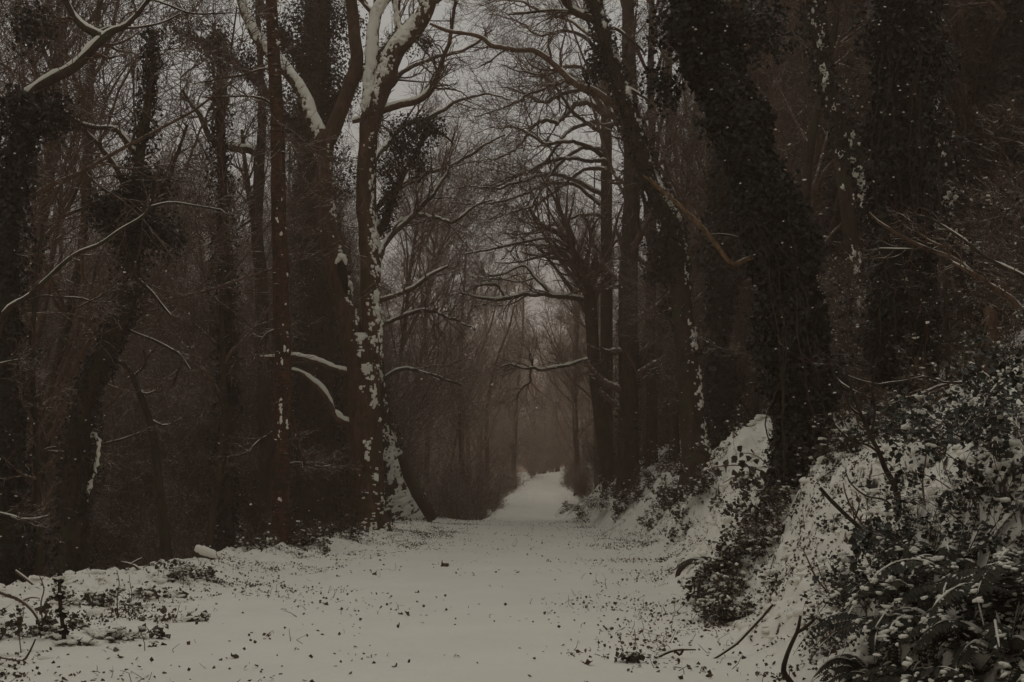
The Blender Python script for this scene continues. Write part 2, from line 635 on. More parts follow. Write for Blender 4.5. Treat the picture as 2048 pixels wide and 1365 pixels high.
def ivy_blob(mb, c, rad, count, size=0.075):
    """A bushy head of ivy: leaves spread through an uneven volume."""
    K = int(count * 2)
    d = randv(K)
    u = rng.uniform(0, 1, K) ** 0.45
    p = np.asarray(c) + d * u[:, None] * np.asarray(rad)
    keep = fbm(p * 2.2, 3) + 0.25 * (1 - u) > 0.47
    leaves(mb, p[keep], (d + np.array((0, 0, 0.4)))[keep], size)


def dabs(mb, P, R, count, reach, size, wind=(0.3, -0.8, 0.5)):
    """Dabs of snow caught on leaves and rough bark (small lumps)."""
    n = len(P)
    f = rng.uniform(0, 1, count) * (n - 1)
    i = np.minimum(f.astype(int), n - 2)
    T = norm(P[i + 1] - P[i])
    rad = norm(np.cross(T, randv(count)) + 0.6 * norm(np.asarray(wind, float)))
    lumps(mb, P[i] + rad * (R[i] + reach * rng.uniform(0.2, 1.0, count))[:, None], size)


_t = (1 + 5 ** 0.5) / 2
OCT = norm(np.array([(-1, _t, 0), (1, _t, 0), (-1, -_t, 0), (1, -_t, 0), (0, -1, _t), (0, 1, _t), (0, -1, -_t), (0, 1, -_t), (_t, 0, -1), (_t, 0, 1), (-_t, 0, -1), (-_t, 0, 1)])) * np.array((1, 1, 0.7))
OCTF = np.array([(0, 11, 5), (0, 5, 1), (0, 1, 7), (0, 7, 10), (0, 10, 11), (1, 5, 9), (5, 11, 4), (11, 10, 2), (10, 7, 6), (7, 1, 8),
                 (3, 9, 4), (3, 4, 2), (3, 2, 6), (3, 6, 8), (3, 8, 9), (4, 9, 5), (2, 4, 11), (6, 2, 10), (8, 6, 7), (9, 8, 1)])


def lumps(mb, pos, size, elong=0.6):
    K = len(pos)
    sz = size * rng.uniform(0.45, 1.4, K)
    d = norm(rng.normal(size=(K, 3)) * np.array((1, 1, 0.3)))
    V = OCT[None] * sz[:, None, None]
    V = V * (1 + 0.14 * rng.normal(size=(K, 12, 1)))
    V = V + d[:, None] * ((V * d[:, None]).sum(-1, keepdims=True)) * elong * rng.uniform(0, 2, (K, 1, 1))
    i = np.arange(K)[:, None, None] * 12
    mb.add((V + pos[:, None]).reshape(-1, 3), (OCTF[None] + i).reshape(-1, 3))

WIND = (0.45, -0.85, 0.25)

rng = np.random.default_rng(101)
# ---------------------------------------------------------------- trees that stand out along the path
def base_of(pix, d):
    p = px(pix[0], pix[1], d)
    return np.array((p[0], p[1], ground_z(p[0], p[1])))


def rooted(P, R, flare=1.5):
    """Carry a trunk's foot down into the ground, with a root flare."""
    b0 = P[0].copy()
    gz = ground_z(b0[0], b0[1]) - 0.15
    if gz < b0[2] - 0.05:
        k = max(2, int((b0[2] - gz) / 0.15) + 1)
        z = np.linspace(gz, b0[2], k, endpoint=False)
        P = np.vstack([np.stack([np.full(k, b0[0]), np.full(k, b0[1]), z], -1), P])
        R = np.concatenate([np.full(k, R[0]), R])
    h = P[:, 2] - P[0, 2]
    return P, R * (1 + (flare - 1) * np.exp(-h / 0.35))


class Tree:
    """A tree built from photograph measurements: trunk, branches, snow, twigs, ivy as parts."""
    def __init__(self, name, label, cat, trunk, d, bark, k=16, flare=1.4, amp=0.10, group=None, wob=0.10):
        P, R = limb(trunk, d, wob=wob * 0.5)
        P, R = rooted(P, R, flare)
        base = (P[0, 0], P[0, 1], ground_z(P[0, 0], P[0, 1]))
        self.root = thing(name, base, label, cat, group)
        self.bark, self.d, self.P, self.R, self.amp = bark, d, P, R, amp
        mb = MB()
        bark_tube(mb, P, R, k, amp)
        self.trunk = mb.build('trunk', bark, self.root)
        self.limbs = []

    def branch(self, pix, d=None, snow=0.0, bark=None, name='branch', k=8, wob=0.08, gap=0.42, fat=0.8, patches=None):
        d = d or self.d
        P, R = limb(pix, d, wob=wob)
        mb = MB()
        bark_tube(mb, P, R, k if R.max() < 0.12 else 14, 0.10)
        o = mb.build(name, bark or self.bark, self.root)
        s = MB()
        if snow:
            snow_top(s, P, R, snow, fat, gap)
        if patches is not None:
            snow_patches(s, P, R, patches[0], patches[1], patches[2], amp_b=0.10, step=0.03)
        s.build('snow', M['snow'], o, smooth=True)
        self.limbs.append((P, R))
        return P, R

    def twigs(self, limbs=None, mat=None, **kw):
        mb = MB()
        twigs_on(mb, limbs or self.limbs, **kw)
        return tag(mb.build('twigs', mat or M['twig'], self.root), kind='stuff')

    def trunk_snow(self, thr=0.5, amp=0.045, wind=WIND, bias=None, k=60, P=None, R=None, off=0.0):
        s = MB()
        snow_patches(s, self.P if P is None else P, self.R if R is None else R, wind, thr, amp, bias=bias, amp_b=self.amp, k=k, off_r=off)
        s.build('snow', M['snow'], self.trunk)

    def ivy(self, count=4000, spread=0.25, size=0.075, blobs=(), P=None, R=None, clump=1.0, t0=0.0, t1=1.0, snow=0, limbs=()):
        mb = MB()
        if count:
            ivy_on(mb, self.P if P is None else P, self.R if R is None else R, count, spread, size, clump, t0, t1)
        for (p, r, c) in limbs:
            ivy_on(mb, p, r, c, spread * 1.2, size, clump)
        for (x, y, rx, ry, c) in blobs:
            k = self.d / FPX
            ivy_blob(mb, px(x, y, self.d), (rx * k, min(rx, ry) * k, ry * k), c, size)
        o = tag(mb.build('ivy', M['ivy'], self.root, smooth=False), kind='stuff')
        if snow:
            s = MB()
            dabs(s, self.P if P is None else P, self.R if R is None else R, snow, spread * 1.1, 0.014)
            tag(s.build('snow_dabs', M['snow'], o, smooth=True), kind='stuff')
        return o


def single_leaves(parent, pts, nrm, size, mat, protos=[]):
    """Large leaves, each an object of its own, under a plant's foliage."""
    if mat.name not in [p[0] for p in protos]:
        ms = []
        for v in range(3):
            mb = MB()
            wv = (0.46, 0.38, 0.54)[v]
            V = np.array([(0, 0, 0), (wv, .22, .10), (.34, .55, .05), (0, 1, -.06 - .05 * v), (-.34, .55, .05), (-wv, .22, .10), (0, .45, -.02)])
            mb.add(V, [(6, 0, 1), (6, 1, 2), (6, 2, 3), (6, 3, 4), (6, 4, 5), (6, 5, 0)])
            ms.append(mb.mesh('leaf', mat, smooth=False))
        protos.append((mat.name, ms))
    ms = [p[1] for p in protos if p[0] == mat.name][0]
    from mathutils import Matrix
    o0 = np.array(ORIGIN[parent.name])
    nrm = norm(nrm + 0.5 * rng.normal(size=nrm.shape))
    t = norm(np.cross(nrm, randv(len(pts))) + np.array((0, 0, -0.3)))
    s = norm(np.cross(t, nrm))
    nn = np.cross(s, t)
    for i in range(len(pts)):
        o = link('leaf', ms[i % 3], parent)
        sz = size * rng.uniform(0.75, 1.3)
        mtx = Matrix(((*(s[i]),), (*(t[i]),), (*(nn[i]),))).transposed().to_4x4() @ Matrix.Scale(sz, 4)
        mtx.translation = [float(c) for c in pts[i] - o0]
        o.matrix_local = mtx


# --- the forked twin-stemmed tree beside the path
A = Tree('twin_stemmed_tree', 'big twin-stemmed brown tree plastered with snow, its stems parting above the path edge', 'tree',
         [(738, 1085, 96), (737, 1060, 84), (734, 1000, 74), (732, 900, 68), (730, 820, 66), (727, 750, 66), (725, 700, 66), (724, 668, 50)],
         39.6, M['bark_brown'], k=26, flare=1.35, amp=0.12)
Ls = A.branch([(715, 735, 40), (706, 690, 46), (697, 640, 43), (684, 590, 42), (668, 520, 42), (655, 450, 39), (650, 400, 37), (648, 330, 38), (649, 285, 44), (650, 262, 36)], name='stem', k=18)
Ll = A.branch([(651, 292, 30), (641, 272, 30), (625, 240, 27), (610, 200, 24), (590, 165, 23), (562, 131, 22), (540, 108, 21), (518, 84, 20), (500, 50, 19), (484, 10, 17), (478, -30, 16), (468, -90, 13)],
              name='stem', snow=1.0, fat=0.85, gap=0.30, k=12)
Lr = A.branch([(652, 292, 32), (664, 265, 34), (678, 230, 31), (690, 200, 29), (705, 158, 28), (713, 120, 27), (708, 60, 25), (702, 0, 24), (699, -70, 21)], name='stem', snow=0.35, fat=0.35)
Rs = A.branch([(741, 735, 40), (743, 700, 45), (743, 650, 42), (741, 590, 41), (739, 500, 41), (732, 420, 37), (731, 380, 37), (733, 330, 37), (736, 280, 38), (742, 240, 44), (748, 222, 38)], name='stem', k=18)
Rb = A.branch([(742, 250, 22), (735, 215, 23), (736, 182, 23), (738, 150, 24), (743, 100, 26), (746, 60, 24), (754, 25, 22), (770, 2, 20), (788, -20, 18), (806, -70, 15)], name='stem', patches=((0.15, -0.9, 0.4), 0.06, 0.038))
Rr = A.branch([(744, 252, 32), (757, 202, 37), (774, 145, 38), (790, 105, 38), (808, 80, 37), (830, 58, 36), (848, 30, 35), (858, 0, 34), (870, -60, 30)], name='stem', k=18)
A.branch([(806, 78, 18), (799, 50, 14), (793, 22, 12), (787, -10, 11), (778, -70, 9)], snow=0.8, patches=((-0.3, -0.8, 0.5), 0.15, 0.04))
A.branch([(748, 30, 10), (735, 18, 8), (726, 9, 7), (718, -6, 5)], snow=1.0)
A.branch([(705, 243, 8), (722, 240, 11), (738, 238, 13)], snow=0.7)
A.branch([(752, 226, 15), (767, 222, 15), (800, 211, 14), (845, 198, 13), (870, 163, 11), (885, 122, 9), (899, 84, 8), (906, 40, 7), (914, -10, 6), (925, -60, 4)], snow=0.5)
A.branch([(750, 604, 11), (775, 597, 9), (802, 587, 8), (830, 574, 8), (860, 551, 7), (897, 532, 5)], snow=1.0, gap=0.25)
A.branch([(704, 752, 20), (690, 748, 17), (668, 741, 14), (640, 728, 13), (611, 719, 11), (583, 714, 10), (555, 717, 8), (522, 716, 6)], snow=1.0, gap=0.2, fat=1.0)
A.branch([(712, 858, 20), (698, 851, 17), (683, 843, 14), (668, 829, 13), (656, 802, 12), (641, 778, 11), (620, 760, 10), (602, 747, 8), (582, 741, 6)], snow=1.0, gap=0.2, fat=1.0)
A.branch([(752, 470, 20), (765, 455, 18), (780, 410, 15), (800, 362, 13), (825, 320, 11), (845, 280, 9), (862, 235, 6)], d=40.3)
A.branch([(845, 280, 7), (870, 262, 6), (893, 275, 5), (908, 290, 3)], d=40.3)
# snow caught at the crotch and down the windward side
A.trunk_snow(0.86, 0.045, bias=lambda P: 0.5 * np.exp(-((P[:, 2] - px(735, 672, 39.6)[2]) / 0.35) ** 2) - 0.05)
s = MB()
snow_patches(s, *Rs, (0.75, -0.62, 0.2), 0.72, 0.045, k=60, step=0.022)
snow_patches(s, *Rr, (-0.55, -0.75, 0.5), 0.62, 0.045, k=56, step=0.022,
             bias=lambda P: 0.5 * np.exp(-((P[:, 2] - px(804, 85, 39.6)[2]) / 0.3) ** 2))
snow_patches(s, *Ls, (0.8, -0.5, 0.3), 0.95, 0.04, k=56, step=0.022)
snow_patches(s, *Ll, (0.45, -0.75, 0.6), 0.16, 0.03, k=50, step=0.022)
s.build('snow', M['snow'], A.root)
hm = MB()
Ph, Rh = limb([(681, 520, 5), (684, 535, 17), (688, 555, 16), (691, 575, 10), (694, 590, 3)], 39.28, n=14)
hm.tube(Ph, Rh, 12)
hole = hm.build('knot_hole', M['hollow'], A.root)
hs = MB()
Pc, Rc = limb([(671, 528, 4), (677, 519, 10), (684, 513, 12), (690, 520, 9), (692, 530, 4)], 39.2, n=14)
hs.tube(Pc, Rc * (0.8 + 0.5 * rng.uniform(size=14)), 10)
hs.build('snow', M['snow'], hole)
A.twigs(A.limbs[6:10], c1=9, c2=6, c3=3, L1=1.3, L2=0.6, L3=0.28)
A.twigs([A.limbs[0 + 9], A.limbs[10]], c1=8, c2=5, c3=3, L1=1.2, L2=0.6, L3=0.3)
A.ivy(500, 0.10, 0.07, t0=0.0, t1=0.35, blobs=[(825, 268, 62, 48, 900), (862, 255, 36, 30, 330), (800, 300, 38, 50, 420), (785, 375, 26, 62, 420), (770, 430, 22, 45, 260),
                           (838, 330, 28, 42, 260), (768, 340, 22, 40, 160), (850, 85, 22, 18, 110), (830, 62, 18, 14, 40), (700, 350, 20, 60, 140)])

# --- slim reddish tree in front of it
B = Tree('slim_tree', 'slim straight reddish-brown tree with dark scaly patches, rising from the snowy verge', 'tree',
         [(561, 1115, 44), (562, 1090, 39), (562, 1000, 36), (564, 900, 35), (566, 800, 33), (566, 700, 33), (562, 600, 32), (560, 500, 31), (557, 400, 30),
          (556, 300, 29), (553, 200, 27), (547, 100, 25), (542, 0, 23), (538, -80, 21)], 30.6, M['bark_red'], k=18, flare=1.25, amp=0.16, wob=0.02)
B.trunk_snow(0.92, 0.05, wind=(0.3, -0.8, 0.6))
rw = MB()
for zz in rng.uniform(B.P[0, 2] + 0.3, B.P[-1, 2], 90):          # ledges of loose bark, some with snow on
    i = int(np.clip(np.searchsorted(B.P[:, 2], zz), 1, len(B.P) - 2))
    ang = rng.uniform(-2.7, -0.4)
    c = B.P[i] + B.R[i] * np.array((math.cos(ang), math.sin(ang), 0))
    tdir = np.array((-math.sin(ang), math.cos(ang), 0))
    w = rng.uniform(0.04, 0.13)
    Pq = c + np.linspace(-w, w, 5)[:, None] * tdir - np.array((math.cos(ang), math.sin(ang), 0)) * (np.linspace(-1, 1, 5)[:, None] ** 2 * w * 0.4)
    rw.tube(Pq, np.array((0.004, 0.018, 0.024, 0.018, 0.004)) * rng.uniform(0.6, 1.3), 5)
tag(rw.build('bark_scales', M['bark_dark'], B.trunk), kind='stuff')
for (pp, sn) in (([(566, 852, 7), (530, 872, 6), (490, 905, 5), (455, 915, 3)], .7), ([(566, 930, 6), (600, 925, 5), (640, 936, 4), (668, 930, 3)], .8),
                 ([(560, 660, 6), (535, 668, 5), (520, 690, 4), (505, 730, 3)], 1.), ([(552, 145, 6), (520, 140, 5), (470, 152, 5), (400, 165, 3)], .4),
                 ([(553, 215, 6), (520, 198, 5), (470, 193, 4), (410, 194, 3)], .3), ([(568, 800, 6), (590, 850, 5), (600, 900, 4), (606, 940, 3)], .5)):
    B.branch(pp, snow=sn * 0.6, fat=0.5)
B.twigs(c1=10, c2=5, c3=3, L1=0.9, L2=0.45, L3=0.22)

# --- dark ivied tree behind the two
C = Tree('ivy_clad_tree', 'dark ivy-smothered tree standing close behind the twin-stemmed tree', 'tree',
         [(628, 1095, 100), (630, 1000, 84), (632, 900, 78), (632, 600, 70), (628, 300, 64), (632, 100, 56), (640, -60, 48), (645, -160, 40)], 46.5, M['bark_dark'], k=18, amp=0.14)
C.branch([(628, 340, 26), (580, 250, 20), (520, 170, 16), (440, 105, 12), (350, 60, 8)])
C.branch([(632, 280, 24), (680, 190, 18), (760, 120, 14), (830, 60, 8)])
C.branch([(634, 190, 20), (590, 110, 16), (540, 40, 12), (500, -40, 8)])
C.ivy(9000, 0.55, 0.085, clump=1.2, snow=160, limbs=[(p, r, 1300) for p, r in C.limbs],
      blobs=[(600, 60, 90, 80, 1500), (660, 150, 70, 90, 1300), (590, 230, 60, 90, 1000), (500, 120, 70, 50, 700), (420, 85, 70, 45, 600), (350, 50, 60, 40, 350),
             (640, 360, 70, 80, 900), (690, 40, 60, 60, 700), (610, 480, 50, 80, 500)])

# --- snow-plastered leaning butt behind the twin stems
D = Tree('leaning_tree', 'leaning tree with a wide snow-plastered butt just beyond the twin-stemmed tree', 'tree',
         [(808, 1042, 120), (796, 1000, 84), (786, 950, 62), (776, 900, 46), (768, 850, 34), (760, 780, 28), (752, 700, 24), (742, 560, 20), (738, 400, 16), (742, 200, 12)],
         52.0, M['bark_dark'], k=26, flare=1.1, amp=0.16)
D.trunk_snow(0.56, 0.05, wind=(0.5, -0.9, 0.3), bias=lambda P: np.where(P[:, 2] < px(0, 850, 52)[2], 0.06, -0.4))
D.ivy(700, 0.25, 0.08, t0=0.0, t1=0.35)
P_, R_ = limb([(868, 1040, 26), (835, 985, 24), (812, 940, 20), (800, 912, 15)], 50.0, wob=0.1)
mb = MB(); bark_tube(mb, P_, R_, 12, 0.15)
lg = thing('leaning_log', P_[0], 'dark broken log slanting up against the snow-plastered leaning tree', 'log')
lo = mb.build('log', M['bark_dark'], lg)
s = MB(); snow_top(s, P_, R_, 0.5, 0.5); s.build('snow', M['snow'], lo)

AR = Tree('arching_tree', 'hazy tree behind the twin-stemmed one, thin boughs arching over the path', 'tree',
          [(744, 1050, 40), (742, 900, 34), (741, 700, 30), (740, 500, 27), (742, 330, 23), (748, 180, 18), (752, 20, 13), (756, -120, 8)], 54.0, M['bark_dark'], k=12)
for q in ([(741, 540, 13), (770, 490, 11), (800, 455, 10), (835, 420, 9), (865, 390, 8), (895, 345, 7), (900, 300, 5), (915, 250, 3)],
          [(741, 560, 12), (780, 470, 9), (830, 432, 8), (880, 438, 7), (910, 442, 6), (950, 410, 5), (985, 400, 3)],
          [(741, 430, 12), (790, 380, 10), (850, 350, 8), (900, 335, 7), (960, 300, 5), (1010, 270, 3)],
          [(743, 330, 12), (800, 260, 10), (860, 235, 8), (920, 200, 6), (980, 190, 4), (1020, 200, 3)],
          [(747, 220, 11), (800, 150, 9), (860, 120, 8), (930, 100, 6), (985, 60, 4)],
          [(750, 110, 10), (820, 40, 8), (880, 0, 7), (950, -30, 5)],
          [(741, 660, 10), (790, 640, 8), (850, 620, 7), (910, 640, 5), (950, 660, 3)],
          [(742, 780, 9), (800, 740, 7), (860, 750, 6), (920, 770, 4)]):
    AR.branch([(x, y, w, 54 + 2.0 * math.sin(i + y * 0.03)) for i, (x, y, w) in enumerate(q)], snow=0.5, wob=0.2, fat=0.7)
AR.twigs(c1=16, c2=7, c3=3, L1=2.6, L2=1.1, L3=0.45, trop=(0.03, 0, 0.01), wob=0.22, minr=0.006, t0=0.2)

# --- trees on the low side of the path
F = Tree('ivy_clad_tree', 'ivied tree at the picture edge holding a thick bent snowy bough', 'tree',
         [(18, 1195, 60), (20, 1000, 50), (18, 800, 44), (14, 620, 40), (22, 450, 36), (36, 300, 32), (52, 220, 29), (62, 188, 26)], 24.0, M['bark_dark'], k=16)
F.branch([(58, 200, 24), (70, 182, 22), (110, 155, 21), (150, 132, 20), (180, 105, 18), (210, 74, 17), (230, 60, 14), (250, 52, 11), (275, 25, 9), (300, -8, 8), (330, -60, 6)], snow=1.0, gap=0.30, fat=0.8)
F.branch([(212, 78, 17), (196, 68, 16), (170, 55, 14), (152, 38, 13), (140, 15, 12), (128, -10, 12), (118, -60, 10)], snow=1.0, gap=0.3)
F.branch([(190, 70, 7), (215, 55, 6), (245, 55, 5), (310, 50, 4), (360, 30, 3)], snow=0.8)
F.branch([(250, 52, 5), (290, 2, 4), (330, 10, 4), (385, 30, 4), (465, 26, 3)], snow=0.7)
F.twigs(c1=8, c2=5, c3=3, L1=1.1, L2=0.5, L3=0.25, t0=0.4)
F.ivy(5200, 0.42, 0.075, snow=70, blobs=[(60, 230, 60, 70, 500), (110, 230, 50, 60, 350), (20, 330, 60, 90, 500), (60, 60, 60, 70, 400)])

G = Tree('crooked_tree', 'crooked dark tree bending up from the hollow with a bushy ivy head', 'tree',
         [(146, 1150, 62), (150, 1000, 54), (156, 900, 50), (175, 800, 45), (205, 720, 41), (235, 660, 39), (255, 600, 37), (262, 540, 35), (266, 470, 30), (270, 400, 25), (282, 300, 20), (300, 180, 15), (305, 60, 10)],
         28.0, M['bark_dark'], k=16)
G.branch([(262, 500, 14), (300, 430, 11), (340, 350, 9), (375, 250, 6)], snow=0.45, fat=0.5)
G.branch([(268, 430, 14), (240, 350, 11), (190, 280, 9), (135, 235, 6)], snow=0.5, fat=0.5)
G.branch([(280, 320, 12), (235, 262, 10), (190, 255, 9), (150, 240, 7), (120, 215, 5)], snow=1.0, gap=0.3)
G.branch([(258, 660, 5), (290, 675, 5), (322, 689, 5), (340, 698, 5), (356, 707, 6), (367, 720, 6), (378, 738, 4)], snow=1.0, gap=0.34, fat=0.6)
G.branch([(362, 722, 5), (357, 738, 5), (352, 752, 5), (345, 770, 3)], snow=1.0, fat=0.6)
G.branch([(262, 545, 6), (282, 566, 6), (304, 586, 6), (322, 610, 5), (341, 632, 4)], snow=1.0, gap=0.38, fat=0.55)
G.branch([(150, 910, 7), (88, 902, 5), (129, 894, 5), (185, 892, 5), (237, 881, 4), (282, 866, 3)], snow=0.5, fat=0.5)
G.branch([(180, 870, 8), (196, 880, 8), (194, 930, 9), (182, 974, 8), (170, 1010, 5)], snow=0.0, patches=((0.3, -0.9, 0.3), 0.05, 0.03))
G.twigs(c1=8, c2=5, c3=3, L1=1.0, L2=0.5, L3=0.25)
G.ivy(3500, 0.25, 0.075, snow=60, blobs=[(270, 450, 70, 70, 900), (215, 420, 50, 50, 500), (330, 470, 50, 60, 450), (300, 370, 60, 45, 400)])

H = Tree('thin_tree', 'thin dark crooked tree on the verge edge, dead side shoots near the top', 'tree',
         [(334, 1122, 24), (326, 1040, 20), (316, 950, 18), (308, 880, 16), (296, 830, 14), (276, 780, 12), (254, 735, 9), (213, 713, 6)], 29.0, M['bark_dark'], k=10, wob=0.02)
H.branch([(256, 757, 4), (275, 745, 4), (290, 728, 4), (286, 700, 3)], snow=.8)
H.branch([(268, 770, 4), (290, 790, 4), (320, 780, 3)], snow=.8)
H.branch([(300, 840, 5), (330, 852, 4), (365, 838, 3)], snow=.8)
H.twigs(c1=7, c2=4, c3=3, L1=0.7, L2=0.35, L3=0.2)

K_ = Tree('ivy_clad_tree', 'ivy-clad tree behind the fallen snowy stub on the verge', 'tree',
          [(452, 1108, 36), (453, 950, 30), (456, 800, 26), (452, 600, 22), (446, 400, 20), (440, 200, 15), (438, 60, 10)], 36.0, M['bark_dark'], k=12)
K_.ivy(4200, 0.38, 0.08, snow=60)
K_.twigs([(K_.P, K_.R)], c1=22, c2=6, c3=3, L1=1.2, L2=0.55, L3=0.3, t0=0.35)
J = Tree('forked_tree', 'dark forked tree with a snow-lined elbow bough behind the slim reddish tree', 'tree',
         [(540, 1090, 34), (532, 900, 28), (526, 700, 26), (522, 560, 26), (514, 460, 24), (518, 350, 22), (524, 250, 18), (520, 120, 13), (515, 0, 9)], 42.0, M['bark_dark'], k=12)
J.branch([(516, 310, 14), (495, 300, 14), (472, 299, 14), (440, 288, 13), (421, 276, 12), (408, 250, 11), (398, 228, 10), (384, 212, 8), (365, 180, 6)], snow=1.0, gap=0.25)
J.branch([(514, 470, 14), (500, 400, 12), (490, 330, 9), (484, 260, 6)], snow=0.2)
J.branch([(410, 526, 6), (440, 500, 5), (466, 470, 5), (502, 440, 6), (520, 425, 7)], snow=0.9)
J.branch([(414, 522, 6), (416, 488, 6), (410, 463, 6), (413, 452, 5), (418, 442, 3)], snow=0.0, patches=((0.2, -0.9, 0.3), -0.1, 0.035))
J.twigs(c1=10, c2=6, c3=3, L1=1.5, L2=0.7, L3=0.3)
EDGE = Tree('snow_lined_tree', 'thin tree leaning in at the picture edge with one long snow-lined branch', 'tree',
            [(-60, 1220, 34), (-55, 1000, 30), (-40, 850, 24), (-20, 740, 18), (0, 660, 13), (8, 640, 12)], 22.0, M['bark_dark'], k=10)
EDGE.branch([(-12, 690, 12), (2, 640, 12), (12, 620, 11), (35, 604, 10), (60, 590, 9), (95, 556, 8), (130, 524, 8), (165, 501, 7), (200, 487, 7), (245, 457, 6), (290, 431, 6), (302, 412, 5), (310, 385, 3)], snow=1.0, gap=0.30, fat=0.55)
EDGE.branch([(300, 415, 5), (340, 406, 5), (380, 410, 4), (445, 421, 4), (458, 432, 3), (472, 430, 2)], snow=1.0, gap=0.34, fat=0.55)
EDGE.branch([(60, 602, 6), (85, 591, 5), (130, 595, 4), (160, 598, 4), (185, 606, 3), (220, 606, 2)], snow=0.45, fat=0.5)
EDGE.branch([(150, 620, 3), (180, 605, 3), (205, 592, 3), (228, 570, 2)], snow=0.45, fat=0.5)
EDGE.branch([(-10, 730, 6), (0, 727, 5), (30, 719, 4), (62, 716, 3)], snow=0.45, fat=0.5)
EDGE.branch([(-40, 1010, 7), (0, 1026, 5), (20, 1030, 5), (45, 1039, 4), (75, 1038, 4), (97, 1033, 3)], snow=0.9)
EDGE.twigs(c1=9, c2=5, c3=3, L1=0.6, L2=0.32, L3=0.18)
E2 = Tree('thin_tree', 'thin straight young tree between the ivied edge tree and the crooked tree', 'tree',
          [(78, 1185, 18), (76, 1000, 15), (72, 900, 13), (66, 760, 11), (70, 600, 9), (84, 450, 7)], 24.0, M['bark_dark'], k=9)
E2.twigs([(E2.P, E2.R)], c1=16, c2=5, c3=3, L1=1.1, L2=0.5, L3=0.25)

# --- trees on the bank side
Nt = Tree('leaning_tree', 'slender dark tree leaning over the misty path with a long level snow-lined bough', 'tree',
          [(1226, 985, 34), (1214, 920, 30), (1205, 860, 28), (1194, 785, 26), (1186, 700, 25), (1180, 605, 25), (1165, 546, 22), (1152, 515, 18), (1139, 494, 15), (1121, 470, 12), (1084, 451, 9), (1060, 420, 6)],
          55.0, M['bark_dark'], k=12, wob=0.02)
Nt.branch([(1182, 602, 10), (1169, 599, 9), (1140, 594, 9), (1106, 593, 9), (1085, 589, 8), (1070, 591, 8), (1048, 589, 8), (1032, 594, 8), (1015, 597, 8), (990, 600, 7), (967, 597, 6), (940, 592, 4), (915, 585, 3)], snow=1.0, gap=0.15, fat=1.0)
Nt.branch([(1106, 594, 6), (1085, 570, 6), (1070, 557, 5), (1058, 540, 5), (1048, 532, 5), (1030, 537, 4), (1005, 549, 4), (971, 553, 4), (968, 546, 2)], snow=1.0, gap=0.2, fat=1.1)
Nt.branch([(1012, 596, 6), (1000, 580, 5), (994, 570, 5), (970, 569, 4), (940, 574, 3)], snow=1.0)
Nt.branch([(1070, 557, 4), (1040, 565, 3), (1000, 558, 3), (960, 562, 2)], snow=1.0)
Nt.branch([(1190, 717, 7), (1165, 722, 6), (1140, 730, 6), (1106, 737, 6), (1080, 740, 6), (1068, 736, 6), (1050, 738, 5), (1020, 729, 4), (1000, 735, 2)], snow=1.0, gap=0.2, fat=1.0)
Nt.branch([(1062, 738, 5), (1059, 752, 4), (1060, 764, 4), (1045, 775, 3), (1032, 800, 2)])
Nt.branch([(1066, 737, 4), (1062, 722, 3), (1058, 710, 2)])
Nt.branch([(1139, 494, 8), (1100, 478, 6), (1050, 484, 5), (990, 498, 4), (930, 508, 3)], snow=.6)
Nt.branch([(1150, 512, 8), (1130, 450, 6), (1110, 400, 5), (1080, 350, 3)], snow=.3)
Nt.twigs(c1=9, c2=7, c3=4, L1=1.7, L2=0.8, L3=0.4, trop=(-0.02, 0, 0.0))
Nt.twigs([(Nt.P[len(Nt.P) // 2:], Nt.R[len(Nt.R) // 2:])], c1=34, c2=7, c3=4, L1=3.4, L2=1.2, L3=0.5, t0=0.1)

O_ = Tree('straight_tree', 'stout straight dark tree standing beside the slender leaning one', 'tree',
          [(1256, 985, 46), (1256, 900, 42), (1257, 800, 40), (1256, 600, 38), (1260, 480, 36), (1264, 380, 34), (1262, 250, 32), (1258, 120, 28), (1256, 0, 24)], 50.0, M['bark_dark'], k=16, wob=0.03)
O_.twigs([(O_.P, O_.R)], c1=30, c2=6, c3=3, L1=2.6, L2=1.0, L3=0.45, t0=0.1)
O_.ivy(1600, 0.16, 0.085)

